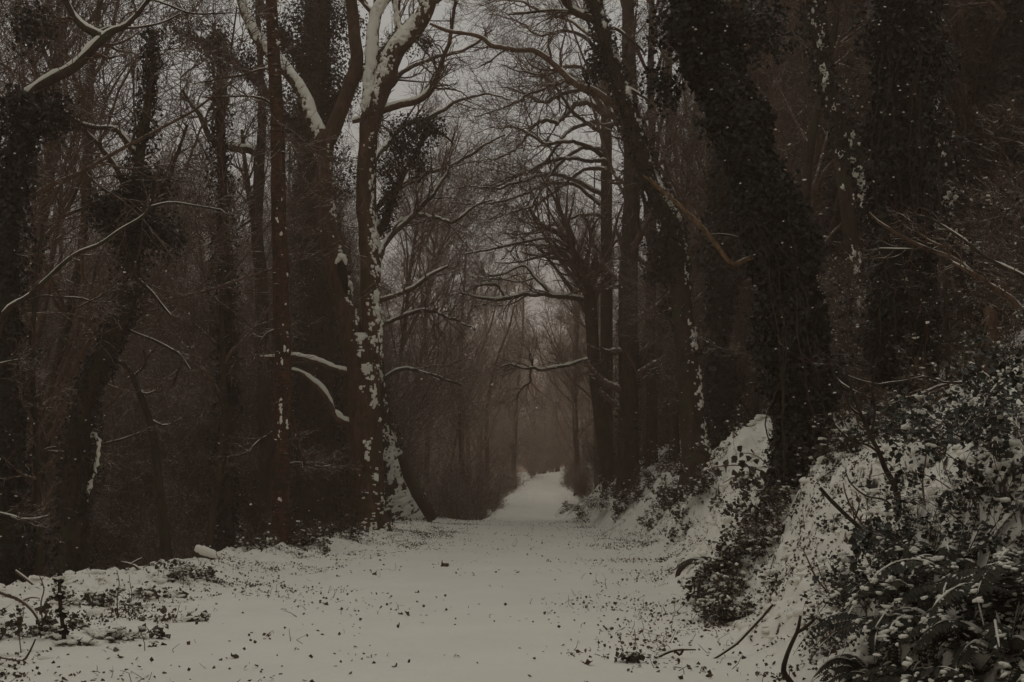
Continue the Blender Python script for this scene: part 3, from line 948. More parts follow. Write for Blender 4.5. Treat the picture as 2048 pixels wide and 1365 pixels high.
Q = Tree('branchy_tree', 'hazy tree fanning many twisting bare boughs out over the path', 'tree',
         [(1214, 1000, 30), (1213, 900, 27), (1213, 700, 25), (1213, 500, 24), (1213, 360, 23), (1212, 230, 21), (1208, 120, 18), (1200, 0, 14)], 60.0, M['bark_dark'], k=14, wob=0.03)
FAN = [[(1215, 220, 15), (1187, 190, 13), (1160, 180, 11), (1120, 190, 10), (1085, 205, 8), (1050, 190, 6), (1010, 175, 4)],
       [(1214, 235, 16), (1185, 212, 14), (1165, 207, 13), (1150, 212, 12), (1130, 232, 11), (1110, 246, 10), (1090, 240, 9), (1065, 256, 8), (1040, 290, 6), (1010, 310, 5), (960, 325, 3)],
       [(1214, 250, 13), (1180, 245, 11), (1140, 262, 9), (1110, 300, 8), (1075, 340, 6), (1030, 352, 4), (980, 372, 3)],
       [(1213, 320, 14), (1190, 305, 12), (1165, 290, 11), (1130, 285, 9), (1095, 288, 8), (1060, 270, 6), (1030, 255, 5), (1000, 258, 3)],
       [(1213, 322, 12), (1180, 322, 10), (1140, 315, 9), (1095, 325, 8), (1050, 345, 6), (1000, 370, 5), (950, 380, 3)],
       [(1213, 392, 14), (1180, 378, 12), (1150, 362, 11), (1120, 350, 9), (1080, 352, 8), (1030, 368, 7), (985, 380, 6), (940, 372, 4), (890, 380, 3)],
       [(1213, 420, 12), (1180, 395, 10), (1140, 368, 8), (1080, 376, 7), (1020, 398, 6), (960, 410, 4), (900, 405, 3)],
       [(1210, 180, 13), (1170, 140, 11), (1130, 135, 9), (1090, 150, 7), (1050, 145, 5), (1000, 130, 3)],
       [(1208, 120, 12), (1170, 75, 10), (1130, 62, 8), (1080, 70, 6), (1030, 40, 4), (980, 30, 3)],
       [(1206, 70, 11), (1160, 20, 9), (1110, -10, 7), (1060, -20, 5)],
       [(1213, 270, 12), (1150, 230, 9), (1100, 160, 7), (1060, 140, 5), (1020, 100, 3)],
       [(1213, 300, 12), (1160, 300, 9), (1110, 340, 7), (1070, 400, 5), (1040, 440, 3)],
       [(1206, 90, 11), (1150, 50, 9), (1080, 20, 7), (1020, 0, 5), (960, 10, 3)],
       [(1211, 200, 12), (1150, 160, 9), (1080, 180, 7), (1010, 215, 5), (950, 235, 3)],
       [(1213, 340, 12), (1160, 345, 9), (1090, 400, 7), (1040, 420, 5), (980, 440, 3)],
       [(1214, 440, 12), (1180, 430, 9), (1130, 440, 7), (1060, 470, 5), (1000, 520, 3)]]
for f in FAN:
    Q.branch([(x, y, w * 0.76, 60 + 3.0 * math.sin(i * 0.9 + y * 0.05)) for i, (x, y, w) in enumerate(f)], snow=0.45, wob=0.22, fat=0.7)
Q.twigs(c1=18, c2=8, c3=3, L1=3.6, L2=1.5, L3=0.6, trop=(-0.04, 0, 0.0), wob=0.24, minr=0.0065, t0=0.3)

Pt = Tree('leaning_tree', 'tall dark tree leaning out from the bank top, one reddish bough reaching across the sky', 'tree',
          [(1394, 905, 62), (1386, 860, 52), (1378, 760, 46), (1372, 700, 44), (1360, 580, 42), (1343, 450, 40), (1318, 400, 38), (1291, 340, 36), (1274, 285, 34), (1254, 219, 33), (1232, 152, 31), (1211, 84, 28), (1191, 20, 25), (1178, -40, 22), (1165, -120, 18)],
          36.0, M['bark_dark'], k=18, wob=0.03)
Pt.branch([(1256, 226, 17), (1240, 218, 17), (1227, 208, 16), (1206, 195, 15), (1187, 182, 15), (1165, 175, 14), (1143, 164, 14), (1130, 152, 13), (1120, 141, 13), (1103, 125, 12), (1089, 114, 12), (1066, 101, 11), (1045, 101, 11), (1025, 100, 11), (1003, 95, 10), (985, 93, 10), (974, 84, 9), (965, 76, 9), (941, 69, 8), (900, 64, 8), (880, 57, 7), (860, 48, 5)],
          snow=0.45, fat=0.5, bark=M['bark_bare'], wob=0.03)
Pt.branch([(1200, 45, 16), (1180, 38, 15), (1160, 30, 15), (1145, 22, 14), (1132, 8, 13), (1120, -15, 12), (1105, -60, 10)], snow=1.0, gap=0.2)
Pt.branch([(1190, 30, 9), (1150, 25, 8), (1115, 22, 7), (1075, 24, 6), (1045, 28, 5), (1015, 31, 3)], snow=0.6)
Pt.branch([(1228, 165, 8), (1252, 178, 7), (1270, 185, 6), (1294, 197, 4)], snow=1.0)
Pt.branch([(1205, 60, 8), (1232, 58, 7), (1262, 80, 6), (1285, 100, 5), (1292, 112, 3)], snow=0.3)
Pt.twigs(Pt.limbs[:3], c1=10, c2=6, c3=4, L1=1.3, L2=0.6, L3=0.28, trop=(0, 0, 0.02), t0=0.25)
Pt.trunk_snow(0.88, 0.045, wind=(0.8, -0.6, 0.4))
Pt.ivy(3000, 0.22, 0.08, snow=50, t0=0.35, blobs=[(1185, 140, 22, 60, 330), (1205, 130, 20, 50, 200), (1320, 500, 40, 40, 320), (1310, 545, 30, 30, 200), (1345, 620, 30, 60, 250)])

R2 = Tree('hazy_tree', 'hazy slanting trunk between the stout straight tree and the tall leaning one', 'tree',
          [(1296, 960, 26), (1300, 860, 24), (1306, 790, 23), (1314, 700, 22), (1322, 638, 21), (1330, 500, 18), (1336, 300, 14), (1340, 100, 9)], 62.0, M['bark_dark'], k=12)
R2.twigs([(R2.P, R2.R)], c1=26, c2=6, c3=3, L1=2.8, L2=1.1, L3=0.5, t0=0.2)

S = Tree('ivy_clad_tree', 'massive ivy-smothered tree leaning from the bank over the ferns, bare broken bough on it', 'tree',
         [(1618, 1020, 130), (1612, 960, 108), (1606, 880, 98), (1602, 780, 92), (1594, 680, 90), (1582, 580, 88), (1560, 490, 86), (1530, 400, 84), (1496, 310, 82), (1462, 220, 80), (1428, 120, 76), (1400, 40, 72), (1376, -40, 68), (1350, -140, 60)],
         20.0, M['bark_dark'], k=22, amp=0.14)
S.branch([(1560, 505, 26), (1535, 512, 14), (1510, 514, 10), (1490, 519, 9), (1474, 527, 9), (1466, 529, 9), (1455, 520, 9), (1440, 500, 9), (1422, 476, 9), (1400, 450, 8.5), (1370, 420, 8), (1340, 395, 8), (1315, 374, 8), (1300, 360, 6), (1285, 352, 4)],
         snow=0.25, fat=0.3, bark=M['bark_tan'], wob=0.02)
S.branch([(1550, 470, 10), (1500, 480, 6), (1440, 470, 4), (1380, 478, 2)], snow=0.3, fat=0.4)
S.branch([(1600, 830, 12), (1570, 790, 8), (1535, 770, 6), (1500, 765, 3)], snow=0.6)
ivS = S.ivy(17000, 0.30, 0.07, clump=1.5, snow=130, blobs=[(1360, 60, 80, 90, 700), (1330, 170, 50, 70, 350), (1420, 240, 60, 60, 350), (1540, 720, 50, 90, 420), (1660, 780, 50, 90, 420), (1520, 60, 90, 80, 500)])
vine = MB()
for q in range(5):
    x0_ = rng.uniform(1560, 1660)
    Pv, Rv = limb([(x0_, 1000, 3, 19.3), (x0_ - 5 + rng.normal() * 14, 850, 3, 19.3), (x0_ - 12 + rng.normal() * 16, 700, 3, 19.3), (x0_ - 30 + rng.normal() * 20, 560, 2, 19.35), (x0_ - 70 + rng.normal() * 20, 420, 2, 19.4)], 19.3, wob=0.2)
    vine.tube(Pv, Rv, 5)
vine.build('ivy_stems', M['bark_dark'], S.root)
K = 150
f = rng.uniform(0.02, 0.95, K) * (len(S.P) - 1)
ii = f.astype(int)
rad = norm(np.stack([rng.normal(size=K) * 0.8, -np.abs(rng.normal(size=K)) - 0.15, 0.1 * rng.normal(size=K)], -1))
single_leaves(ivS, S.P[ii] + rad * (S.R[ii] + rng.uniform(0.18, 0.36, K))[:, None], rad + np.array((0, 0, .3)), 0.075, M['ivy'])

U = Tree('ivy_clad_tree', 'thick ivied trunk rising from the snowy bank behind the ferns, hung with creeper stems', 'tree',
         [(1822, 905, 118), (1816, 850, 104), (1810, 760, 98), (1804, 640, 94), (1800, 500, 92), (1800, 350, 88), (1804, 200, 84), (1810, 60, 80), (1818, -120, 70)],
         21.0, M['bark_dark'], k=22, amp=0.14)
ivU = U.ivy(13000, 0.26, 0.07, clump=1.2, snow=150, blobs=[(1760, 60, 60, 80, 400), (1880, 380, 40, 80, 360), (1870, 120, 60, 90, 420), (1850, 560, 40, 70, 260)])
vine = MB()
for q in range(7):
    x0_ = rng.uniform(1765, 1850)
    Pv, Rv = limb([(x0_, 880, 3, 20.2), (x0_ + rng.normal() * 14, 700, 3, 20.2), (x0_ + rng.normal() * 16, 520, 2, 20.2), (x0_ + rng.normal() * 20, 330, 2, 20.2), (x0_ + rng.normal() * 24, 100, 2, 20.2)], 20.2, wob=0.25)
    vine.tube(Pv, Rv, 5)
vine.build('ivy_stems', M['bark_dark'], U.root)
f = rng.uniform(0.02, 0.95, K) * (len(U.P) - 1)
ii = f.astype(int)
single_leaves(ivU, U.P[ii] + rad * (U.R[ii] + rng.uniform(0.15, 0.32, K))[:, None], rad + np.array((0, 0, .3)), 0.075, M['ivy'])

V1 = Tree('leaning_tree', 'snow-streaked leaning trunk seen between the two big ivied trees', 'tree',
          [(1800, 830, 44), (1785, 640, 42), (1763, 525, 40), (1748, 462, 38), (1732, 365, 36), (1712, 310, 34), (1690, 260, 33), (1668, 210, 31), (1650, 150, 30), (1638, 80, 28), (1620, -40, 24)],
          25.0, M['bark_dark'], k=16)
V1.trunk_snow(0.62, 0.05, wind=(-0.55, -0.8, 0.5))
V1.ivy(2200, 0.3, 0.07, snow=160)
V3 = Tree('snow_streaked_tree', 'dark trunk with a narrow snow streak low down between the two big ivied trees', 'tree',
          [(1745, 930, 46), (1736, 800, 40), (1726, 690, 38), (1716, 600, 36), (1706, 500, 34), (1690, 380, 30), (1670, 240, 26)], 27.0, M['bark_dark'], k=14)
V3.trunk_snow(0.60, 0.05, wind=(-0.2, -0.9, 0.4), bias=lambda P: 0.5 * np.exp(-((P[:, 2] - px(0, 650, 27)[2]) / 0.5) ** 2) - 0.25)
V2 = Tree('leaning_tree', 'leaning trunk with a snow streak just past the thick ivied trunk', 'tree',
          [(1985, 780, 44), (1970, 680, 40), (1956, 620, 38), (1946, 583, 36), (1927, 530, 34), (1913, 475, 32), (1902, 400, 30), (1886, 320, 27), (1870, 200, 24), (1850, 40, 20)], 23.0, M['bark_dark'], k=16)
V2.trunk_snow(0.62, 0.05, wind=(-0.35, -0.85, 0.5))
V2.ivy(1500, 0.3, 0.07, snow=120)
V4 = Tree('broken_tree', 'broken brown stump end leaning out above the top of the bank', 'tree',
          [(1990, 830, 34), (1985, 740, 32), (1978, 690, 30), (1984, 640, 26), (1972, 615, 18)], 19.0, M['bark_bare'], k=12)
V4.trunk_snow(0.95, 0.03)
V5 = Tree('thin_tree', 'thin pole of a tree lined with snow behind the long bright branch', 'tree',
          [(1905, 890, 12), (1897, 760, 10), (1895, 690, 9), (1892, 620, 9), (1888, 540, 8), (1880, 400, 5), (1878, 300, 3)], 20.0, M['bark_dark'], k=8)
V5.trunk_snow(1.0, 0.03, wind=(-0.3, -0.9, 0.3), k=16)

Wt = Tree('overhanging_tree', 'tree out at the picture edge sending a bright bare branch down across the ivied trunks', 'tree',
          [(2230, 1010, 70), (2225, 850, 60), (2215, 700, 54), (2200, 500, 48), (2190, 250, 42)], 15.0, M['bark_dark'], k=14)
Wt.branch([(2212, 710, 22), (2120, 670, 17), (2045, 622, 14), (2023, 598, 12), (1986, 576, 11), (1960, 556, 11), (1942, 545, 10), (1913, 521, 10), (1890, 510, 9), (1876, 506, 9), (1840, 491, 8), (1818, 480, 7), (1796, 469, 7), (1775, 455, 6), (1752, 440, 5), (1738, 425, 3)],
          d=15.0, snow=0.6, fat=0.45, bark=M['bark_bare'], wob=0.02)
Wt.branch([(1900, 514, 7), (1897, 496, 6), (1880, 490, 6), (1862, 484, 5), (1845, 472, 5), (1832, 460, 5), (1831, 446, 3)], d=15.0, snow=0.6, bark=M['bark_bare'], wob=0.02)
Wt.branch([(1944, 546, 8), (1925, 535, 6), (1905, 522, 5)], d=14.9, snow=0.6, bark=M['bark_bare'])
Wt.branch([(1850, 495, 4), (1810, 497, 4), (1760, 496, 3)], d=15.0, snow=0.4)
Wt.branch([(2200, 1000, 11.2), (2110, 880, 8.1), (2040, 850, 6.8), (1990, 821, 5.0), (1971, 788, 5.0), (1950, 773, 5.0), (1931, 766, 5.0), (1894, 766, 5.0), (1870, 758, 4.3), (1847, 753, 4.3), (1825, 758, 4.3), (1803, 763, 4.3), (1785, 764, 3.7), (1766, 768, 3.7), (1748, 768, 3.7), (1730, 763, 3.7), (1712, 758, 3.1), (1693, 751, 3.1), (1675, 738, 3.1), (1656, 730, 3.1), (1620, 727, 2.5), (1590, 712, 2.5), (1556, 684, 1.9)],
          d=16.0, snow=0.4, fat=0.4, bark=M['bark_dark'], wob=0.02)
Wt.branch([(1900, 768, 6), (1870, 775, 5), (1835, 790, 5), (1800, 797, 5), (1782, 790, 4), (1780, 802, 3)], d=16.0, snow=0.7)
Wt.branch([(1664, 735, 4), (1672, 755, 4), (1690, 772, 4), (1720, 785, 3), (1735, 788, 2)], d=16.0, snow=0.5)
Wt.branch([(2180, 620, 12), (2060, 560, 8), (1980, 520, 7), (1915, 470, 6), (1850, 430, 4)], d=15.5, snow=0.4)
Wt.twigs(c1=5, c2=4, c3=3, L1=0.6, L2=0.3, L3=0.15, minr=0.0025)
rng = np.random.default_rng(202)
# ---------------------------------------------------------------- the wood behind
def bare_tree(h, r, limbs, ang, wob, upt, fork=0.0, t0=0.25, c2=8, c3=6, c4=5, mat='twig', minr=0.0075, L=0.38, short=0.75):
    """A leafless tree at the origin: meshes for trunk and crown."""
    n = 26
    P = np.zeros((1, n, 3))
    d = np.array((0.04 * rng.normal(), 0.04 * rng.normal(), 1.0))
    for i in range(1, n):
        P[0, i] = P[0, i - 1] + norm(d) * h / (n - 1)
        d = norm(d + wob * rng.normal(size=3) * np.array((1, 1, 0.2)) + np.array((0, 0, 0.12)))
    P[0, :, 2] -= 0.4
    R = r * np.linspace(1.0, 0.14, n)[None] ** 0.85
    R = R * (1 + 0.5 * np.exp(-np.linspace(0, h, n) / 0.4))[None]
    t = MB()
    bark_tube(t, P[0], R[0], 9, 0.14)
    c = MB()
    p1, r1 = grow(P, R, limbs, L * h, ang, 10, 0.13, (0, 0, upt), 0.55, t0, 0.97, minr=minr * 2.5, short=short)
    c.tube(p1, r1, 5)
    p2, r2 = grow(p1, r1, c2, 0.13 * h, 0.75, 7, 0.17, (0, 0, upt * 0.8), 0.55, 0.2, 1.0, minr=minr * 1.6)
    c.tube(p2, r2, 4)
    p3, r3 = grow(p2, r2, c3, 0.065 * h, 0.75, 5, 0.2, (0, 0, upt * 0.6), 0.6, 0.15, 1.0, minr=minr * 1.2)
    c.tube(p3, r3, 3)
    if c4:
        p4, r4 = grow(p3, r3, c4, 0.035 * h, 0.75, 4, 0.2, (0, 0, upt * 0.4), 0.7, 0.1, 1.0, minr=minr)
        c.tube(p4, r4, 3)
    return t, c, P[0], R[0]


def tree_proto(name, ivy=0, **kw):
    t, c, P, R = bare_tree(**kw)
    o = bpy.data.objects.new(name, None)
    COL.objects.link(o)
    ORIGIN[o.name] = (0, 0, 0)
    t.build('trunk', M['bark_dark'], o)
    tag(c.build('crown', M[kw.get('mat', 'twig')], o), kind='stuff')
    if ivy:
        v = MB()
        ivy_on(v, P, R, ivy, 0.5, 0.11, 1.2, 0.0, 0.75)
        tag(v.build('ivy', M['ivy'], o, smooth=False), kind='stuff')
    return o


def shrub_proto(name, h, stems, lean, mat, leafy=0, c=(6, 5, 4), leafm='bramble', leaf=0.06, snow=0, droop=0.0, minr=0.004):
    o = bpy.data.objects.new(name, None)
    COL.objects.link(o)
    ORIGIN[o.name] = (0, 0, 0)
    n = 9
    P = np.zeros((stems, n, 3))
    a = rng.uniform(0, 2 * PI, stems)
    P[:, 0, 0] = 0.25 * rng.normal(size=stems)
    P[:, 0, 1] = 0.25 * rng.normal(size=stems)
    P[:, 0, 2] = -0.15
    d = norm(np.stack([np.cos(a) * lean, np.sin(a) * lean, np.ones(stems)], -1) + 0.15 * rng.normal(size=(stems, 3)))
    ln = h * rng.uniform(0.55, 1.15, stems)[:, None] / (n - 1)
    for i in range(1, n):
        P[:, i] = P[:, i - 1] + d * ln
        d = norm(d + 0.13 * rng.normal(size=(stems, 3)) + np.array((0, 0, 0.05 - droop * i)))
    R = rng.uniform(0.006, 0.016, stems)[:, None] * (h / 2) ** 0.5 * np.linspace(1, 0.3, n)[None]
    s = MB()
    s.tube(P, R, 5)
    p1, r1 = grow(P, R, c[0], 0.35 * h, 0.6, 6, 0.16, (0, 0, 0.04 - droop * 2), 0.6, 0.15, 1.0, minr=minr * 1.4)
    s.tube(p1, r1, 4)
    p2, r2 = grow(p1, r1, c[1], 0.17 * h, 0.7, 5, 0.18, (0, 0, 0.03 - droop * 2), 0.7, 0.1, 1.0, minr=minr * 1.1)
    s.tube(p2, r2, 3)
    if c[2]:
        p3, r3 = grow(p2, r2, c[2], 0.09 * h, 0.7, 4, 0.18, (0, 0, 0.0), 0.7, 0.1, 1.0, minr=minr)
        s.tube(p3, r3, 3)
    tag(s.build('stems', M[mat], o), kind='stuff')
    tips = p2[:, 1:].reshape(-1, 3)
    if leafy:
        lv = MB()
        q = tips[rng.integers(0, len(tips), leafy)] + 0.04 * rng.normal(size=(leafy, 3))
        leaves(lv, q, np.tile((0, -0.3, 0.9), (leafy, 1)), leaf, 0.6)
        tag(lv.build('foliage', M[leafm], o, smooth=False), kind='stuff')
    if snow:
        sn = MB()
        q = tips[rng.integers(0, len(tips), snow)]
        lumps(sn, q + np.array((0, 0, 0.012)), 0.011 * (h / 2) ** 0.3, 1.0)
        tag(sn.build('snow', M['snow'], o), kind='stuff')
    return o


protos = [
    tree_proto('bare_tree', h=17, r=0.17, limbs=20, ang=0.65, wob=0.05, upt=0.07),
    tree_proto('bare_tree', h=19, r=0.22, limbs=22, ang=0.7, wob=0.04, upt=0.09),
    tree_proto('bare_tree', h=14, r=0.12, limbs=14, ang=0.6, wob=0.08, upt=0.10, t0=0.18),
    tree_proto('bare_tree', h=16, r=0.15, limbs=20, ang=0.9, wob=0.07, upt=0.04, t0=0.2),
    tree_proto('bare_tree', h=22, r=0.2, limbs=26, ang=0.5, wob=0.04, upt=0.10, t0=0.3, short=0.45, L=0.36),
    tree_proto('bare_tree', h=20, r=0.17, limbs=26, ang=0.6, wob=0.05, upt=0.06, t0=0.25, short=0.4, L=0.36),
    tree_proto('ivied_tree', ivy=5200, h=16, r=0.2, limbs=14, ang=0.7, wob=0.06, upt=0.08),
]
poles = [
    tree_proto('pole_tree', h=13, r=0.075, limbs=12, ang=0.45, wob=0.06, upt=0.12, t0=0.3, c4=3),
    tree_proto('pole_tree', h=10, r=0.06, limbs=12, ang=0.5, wob=0.10, upt=0.12, t0=0.15, c4=3),
    tree_proto('pole_tree', h=15, r=0.10, limbs=14, ang=0.5, wob=0.05, upt=0.10, t0=0.25, c4=3),
]
far_trees = [
    tree_proto('tall_far_tree', h=20, r=0.24, limbs=18, ang=0.55, wob=0.03, upt=0.12, t0=0.2, mat='twig_haze_paled', minr=0.011, c4=2),
    tree_proto('tall_far_tree', h=18, r=0.20, limbs=20, ang=0.6, wob=0.05, upt=0.10, t0=0.12, mat='twig_haze_paled', minr=0.011, c4=2),
]
coppices = [
    shrub_proto('coppice_shrub', 9.0, 18, 0.22, 'twig', c=(11, 7, 4), minr=0.007),
    shrub_proto('coppice_shrub', 7.0, 20, 0.32, 'twig', c=(11, 7, 4), minr=0.006),
    shrub_proto('coppice_shrub', 11.0, 16, 0.20, 'twig', c=(12, 7, 4), minr=0.008),
]
far_coppices = [shrub_proto('coppice_shrub', 9.0, 16, 0.25, 'twig_haze_paled', c=(10, 6, 3), minr=0.011), shrub_proto('coppice_shrub', 6.0, 18, 0.35, 'twig_haze_paled', c=(10, 6, 3), minr=0.010)]
thickets = [
    shrub_proto('thicket_shrub', 4.2, 16, 0.35, 'twig', c=(7, 6, 4), minr=0.005),
    shrub_proto('thicket_shrub', 3.0, 18, 0.5, 'twig_snowy', c=(7, 6, 4), minr=0.005, snow=120),
    shrub_proto('thicket_shrub', 5.5, 14, 0.3, 'twig', c=(8, 6, 4), leafy=1500, leafm='ivy', leaf=0.09, minr=0.005, snow=140),
]
snow_shrubs = [
    shrub_proto('snow_laden_shrub', 3.2, 12, 0.45, 'twig', c=(9, 7, 4), snow=260, minr=0.004, leafy=500, leafm='evergreen', leaf=0.06),
    shrub_proto('snow_laden_shrub', 2.2, 14, 0.6, 'twig', c=(9, 7, 4), snow=200, minr=0.0035, leafy=700, leafm='evergreen', leaf=0.06),
]


ORD = ['frontmost', 'second', 'third', 'fourth', 'fifth', 'sixth', 'seventh', 'eighth', 'ninth', 'tenth', 'eleventh', 'twelfth', 'thirteenth', 'fourteenth', 'fifteenth', 'sixteenth',
       'seventeenth', 'eighteenth', 'nineteenth', 'twentieth']
MARKS = [(20, 'ivied edge tree'), (150, 'crooked tree'), (330, 'thin verge tree'), (452, 'tree behind the log'), (562, 'slim reddish tree'), (735, 'twin-stemmed tree'), (900, None), (1035, 'path end'),
         (1210, 'branchy tree'), (1257, 'stout straight tree'), (1385, 'tall leaning tree'), (1605, 'massive ivied tree'), (1810, 'thick ivied trunk'), (2048, 'picture edge')]
MARKS = [m_ for m_ in MARKS if m_[1]]


def scatter(ps, spots, label, cat, group, smin=0.8, smax=1.2):
    where = {}
    for i, (x, y) in enumerate(spots):
        u = 1024 + FPX * x / y
        k = sum(u > m_[0] for m_ in MARKS)
        where.setdefault(k, []).append((y, i))
    lab = {}
    for k, v in where.items():
        if k == 0:
            pl = 'beyond the ivied edge tree'
        elif k >= len(MARKS):
            pl = 'past the thick ivied trunk, by the picture edge'
        else:
            pl = 'between ' + MARKS[k - 1][1] + ' and ' + MARKS[k][1]
        for n, (y, i) in enumerate(sorted(v)):
            lab[i] = (ORD[n] if n < len(ORD) else 'distant') + ' ' + label + ' ' + pl
    for i, (x, y) in enumerate(spots):
        p = ps[i % len(ps)]
        loc = (x, y, ground_z(x, y) - 0.05)
        rz, sc = rng.uniform(0, 6.28), rng.uniform(smin, smax)
        o = copy_tree(p, loc, rz, sc)
        tag(o, lab[i], cat, group)


del_later = set()


def spots(n, xr, yr, ok=None, gap=1.2, big=True, wide=False):
    out = []
    tries = 0
    while len(out) < n and tries < n * 60:
        tries += 1
        y = math.sqrt(rng.uniform(yr[0] ** 2, yr[1] ** 2))
        x = rng.uniform(*xr)
        if abs(x) > 0.42 * y + 3.0:
            continue
        e0, e1 = np.interp(y, _rx, _lv), np.interp(y, _rx, _rv)
        if e0 - 0.9 < x < e1 + 0.6:
            continue
        u = 1024 + FPX * x / y                     # keep the airy gaps beside the path open
        if (y < 49 and 470 < u < 760) or (y < 33 and u < 480) or (wide and ((y < 53 and 240 < u < 800) or (y < 38 and u < 800))) or (y < 108 and 742 < u < 1250 and big) or (y < 66 and 742 < u < 1080) or (y < 74 and 1080 < u < 1345 and not (y > 58 and u > 1290)):
            continue
        if ok and not ok(x, y):
            continue
        if all((x - a) ** 2 + (y - b) ** 2 > gap * gap for a, b in out):
            out.append((x, y))
    return out


def spots2(n, xr, yr):
    return [(rng.uniform(*xr), rng.uniform(*yr)) for _ in range(n)]


low = spots(110, (-44, -5), (30, 110), gap=1.6, wide=True)
scatter(protos, low, 'bare hollow tree', 'tree', 'bare trees in the hollow')
scatter(coppices, spots(120, (-40, -4.5), (29, 100), gap=1.2, wide=True), 'whippy hollow coppice shrub', 'shrub', 'coppice shrubs in the hollow')
scatter(coppices, spots(70, (4, 38), (40, 105), lambda x, y: x > 0.095 * y, gap=1.3), 'whippy slope coppice shrub', 'shrub', 'coppice shrubs on the slope')
scatter(far_coppices, spots(56, (-40, 60), (100, 260), lambda x, y: x < np.interp(y, _rx, _lv) - 3 or x > np.interp(y, _rx, _rv) + 3, gap=1.5), 'misty far coppice shrub', 'shrub', 'far coppice shrubs in the mist')
rng = np.random.default_rng(203)
scatter(poles, spots(60, (-36, -5), (29, 90), gap=1.1), 'pole-thin hollow tree', 'tree', 'pole trees in the hollow')
scatter(thickets, spots(70, (-34, -5), (30, 90), gap=1.1), 'twiggy hollow thicket', 'shrub', 'thickets in the hollow')
scatter(protos, spots(84, (4, 44), (29, 110), lambda x, y: x > 0.155 * y, gap=1.9), 'bare slope tree', 'tree', 'bare trees on the slope')
scatter(protos[-1:], spots(14, (5, 16), (25, 42), lambda x, y: x > 0.2 * y, gap=1.6), 'ivied slope tree', 'tree', 'ivied trees on the slope')
scatter([protos[0], protos[4], protos[5]], [((u - 1024) / FPX * y, y) for u, y in ((700, 62), (790, 92), (1195, 88))],
        'web-crowned misty tree', 'tree', 'web-crowned trees along the lane', 0.95, 1.25)
rng = np.random.default_rng(204)
scatter(far_trees, [((u - 1024) / FPX * y, y) for u, y in ((850, 112), (905, 128), (1155, 104), (985, 190), (960, 150), (1146, 132), (930, 96))], 'pale web-crowned tree', 'tree', 'pale web-crowned trees along the lane', 0.95, 1.2)
scatter([protos[4], protos[5]], [((u - 1024) / FPX * y, y) for u, y in ((1300, 53), (1348, 49), (1330, 58))], 'high-crowned tree', 'tree', 'trees behind the leaning one', 1.1, 1.3)
scatter([protos[5], protos[4]], [((u - 1024) / FPX * y, y) for u, y in ((60, 37), (8, 35), (-70, 31))], 'high-crowned hollow tree', 'tree', 'high-crowned trees in the hollow', 1.0, 1.25)
scatter([protos[6]], [((u - 1024) / FPX * y, y) for u, y in ((1440, 40), (1500, 47))], 'ivied gap tree', 'tree', 'ivied trees behind the leaning one', 1.05, 1.25)
scatter(poles, spots(34, (4, 34), (27, 90), lambda x, y: x > 0.13 * y, gap=1.1), 'pole-thin slope tree', 'tree', 'pole trees on the slope')
scatter(thickets, spots(46, (3, 34), (34, 95), lambda x, y: x > 0.085 * y, gap=1.1), 'twiggy slope thicket', 'shrub', 'thickets on the slope')
scatter(snow_shrubs, spots(46, (5.4, 16), (18.5, 36), lambda x, y: x > 0.215 * y, gap=0.9), 'snow-speckled slope shrub', 'shrub', 'snow-laden shrubs on the slope')
scatter(far_trees, spots(76, (-80, 100), (100, 320), lambda x, y: x < np.interp(y, _rx, _lv) - 2 or x > np.interp(y, _rx, _rv) + 2 or y > 172, gap=2.2), 'tall misty tree', 'tree', 'far trees in the mist')
scatter(far_trees, spots2(20, (-14, 24), (178, 260)), 'pale tree at the bend', 'tree', 'far trees at the bend')
scatter(far_coppices, spots2(14, (-12, 18), (178, 205)), 'misty coppice at the bend', 'shrub', 'far coppice at the bend', 0.7, 1.1)
scatter([far_trees[1], far_trees[0]], [(np.interp(y, _rx, _lv) - rng.uniform(0.8, 6.0), y) for y in rng.uniform(105, 190, 6)] + [(np.interp(y, _rx, _rv) + rng.uniform(1.0, 6.0), y) for y in rng.uniform(105, 190, 6)],
        'bare tree lining the far path', 'tree', 'trees lining the far path', 0.8, 1.15)
scatter(far_coppices[1:] + thickets[:1], [(np.interp(y, _rx, _lv) - rng.uniform(0.9, 2.2), y) for y in rng.uniform(92, 180, 20)] + [(np.interp(y, _rx, _rv) + rng.uniform(0.9, 2.4), y) for y in rng.uniform(86, 180, 20)],
        'low misty path-side shrub', 'shrub', 'low shrubs lining the far path', 0.28, 0.5)
scatter(far_coppices[1:], spots(36, (-18, 26), (76, 200), gap=1.5, big=False), 'misty far thicket', 'shrub', 'far thickets in the mist')
scatter(thickets, [(x + rng.normal() * 0.5, y) for x, y in ((-3.2, 64), (-2.6, 68), (-4.3, 62), (-5.3, 64), (-2.9, 74), (-2.5, 80), (-5.0, 72), (-2.3, 88), (-2.0, 96), (-4.6, 80), (-6.5, 60), (-7.5, 57))],
        'brown thicket beside the path crest', 'shrub', 'thickets by the path crest', 0.6, 0.95)
scatter(thickets, [(x, y) for x, y in ((4.0, 62), (4.6, 66), (4.8, 60), (5.2, 70), (5.6, 64), (5.0, 74), (5.4, 82), (6.2, 76), (6.0, 90), (5.6, 57))],
        'brown thicket at the bank end', 'shrub', 'thickets at the bank end', 0.5, 0.8)
rng = np.random.default_rng(205)
side = []
for _ in range(70):
    y = rng.uniform(-34, 13)
    sd = -1 if rng.uniform() < 0.5 else 1
    side.append((sd * (max(7.5, 0.36 * y + 6.5) + rng.uniform(0, 16)), y))
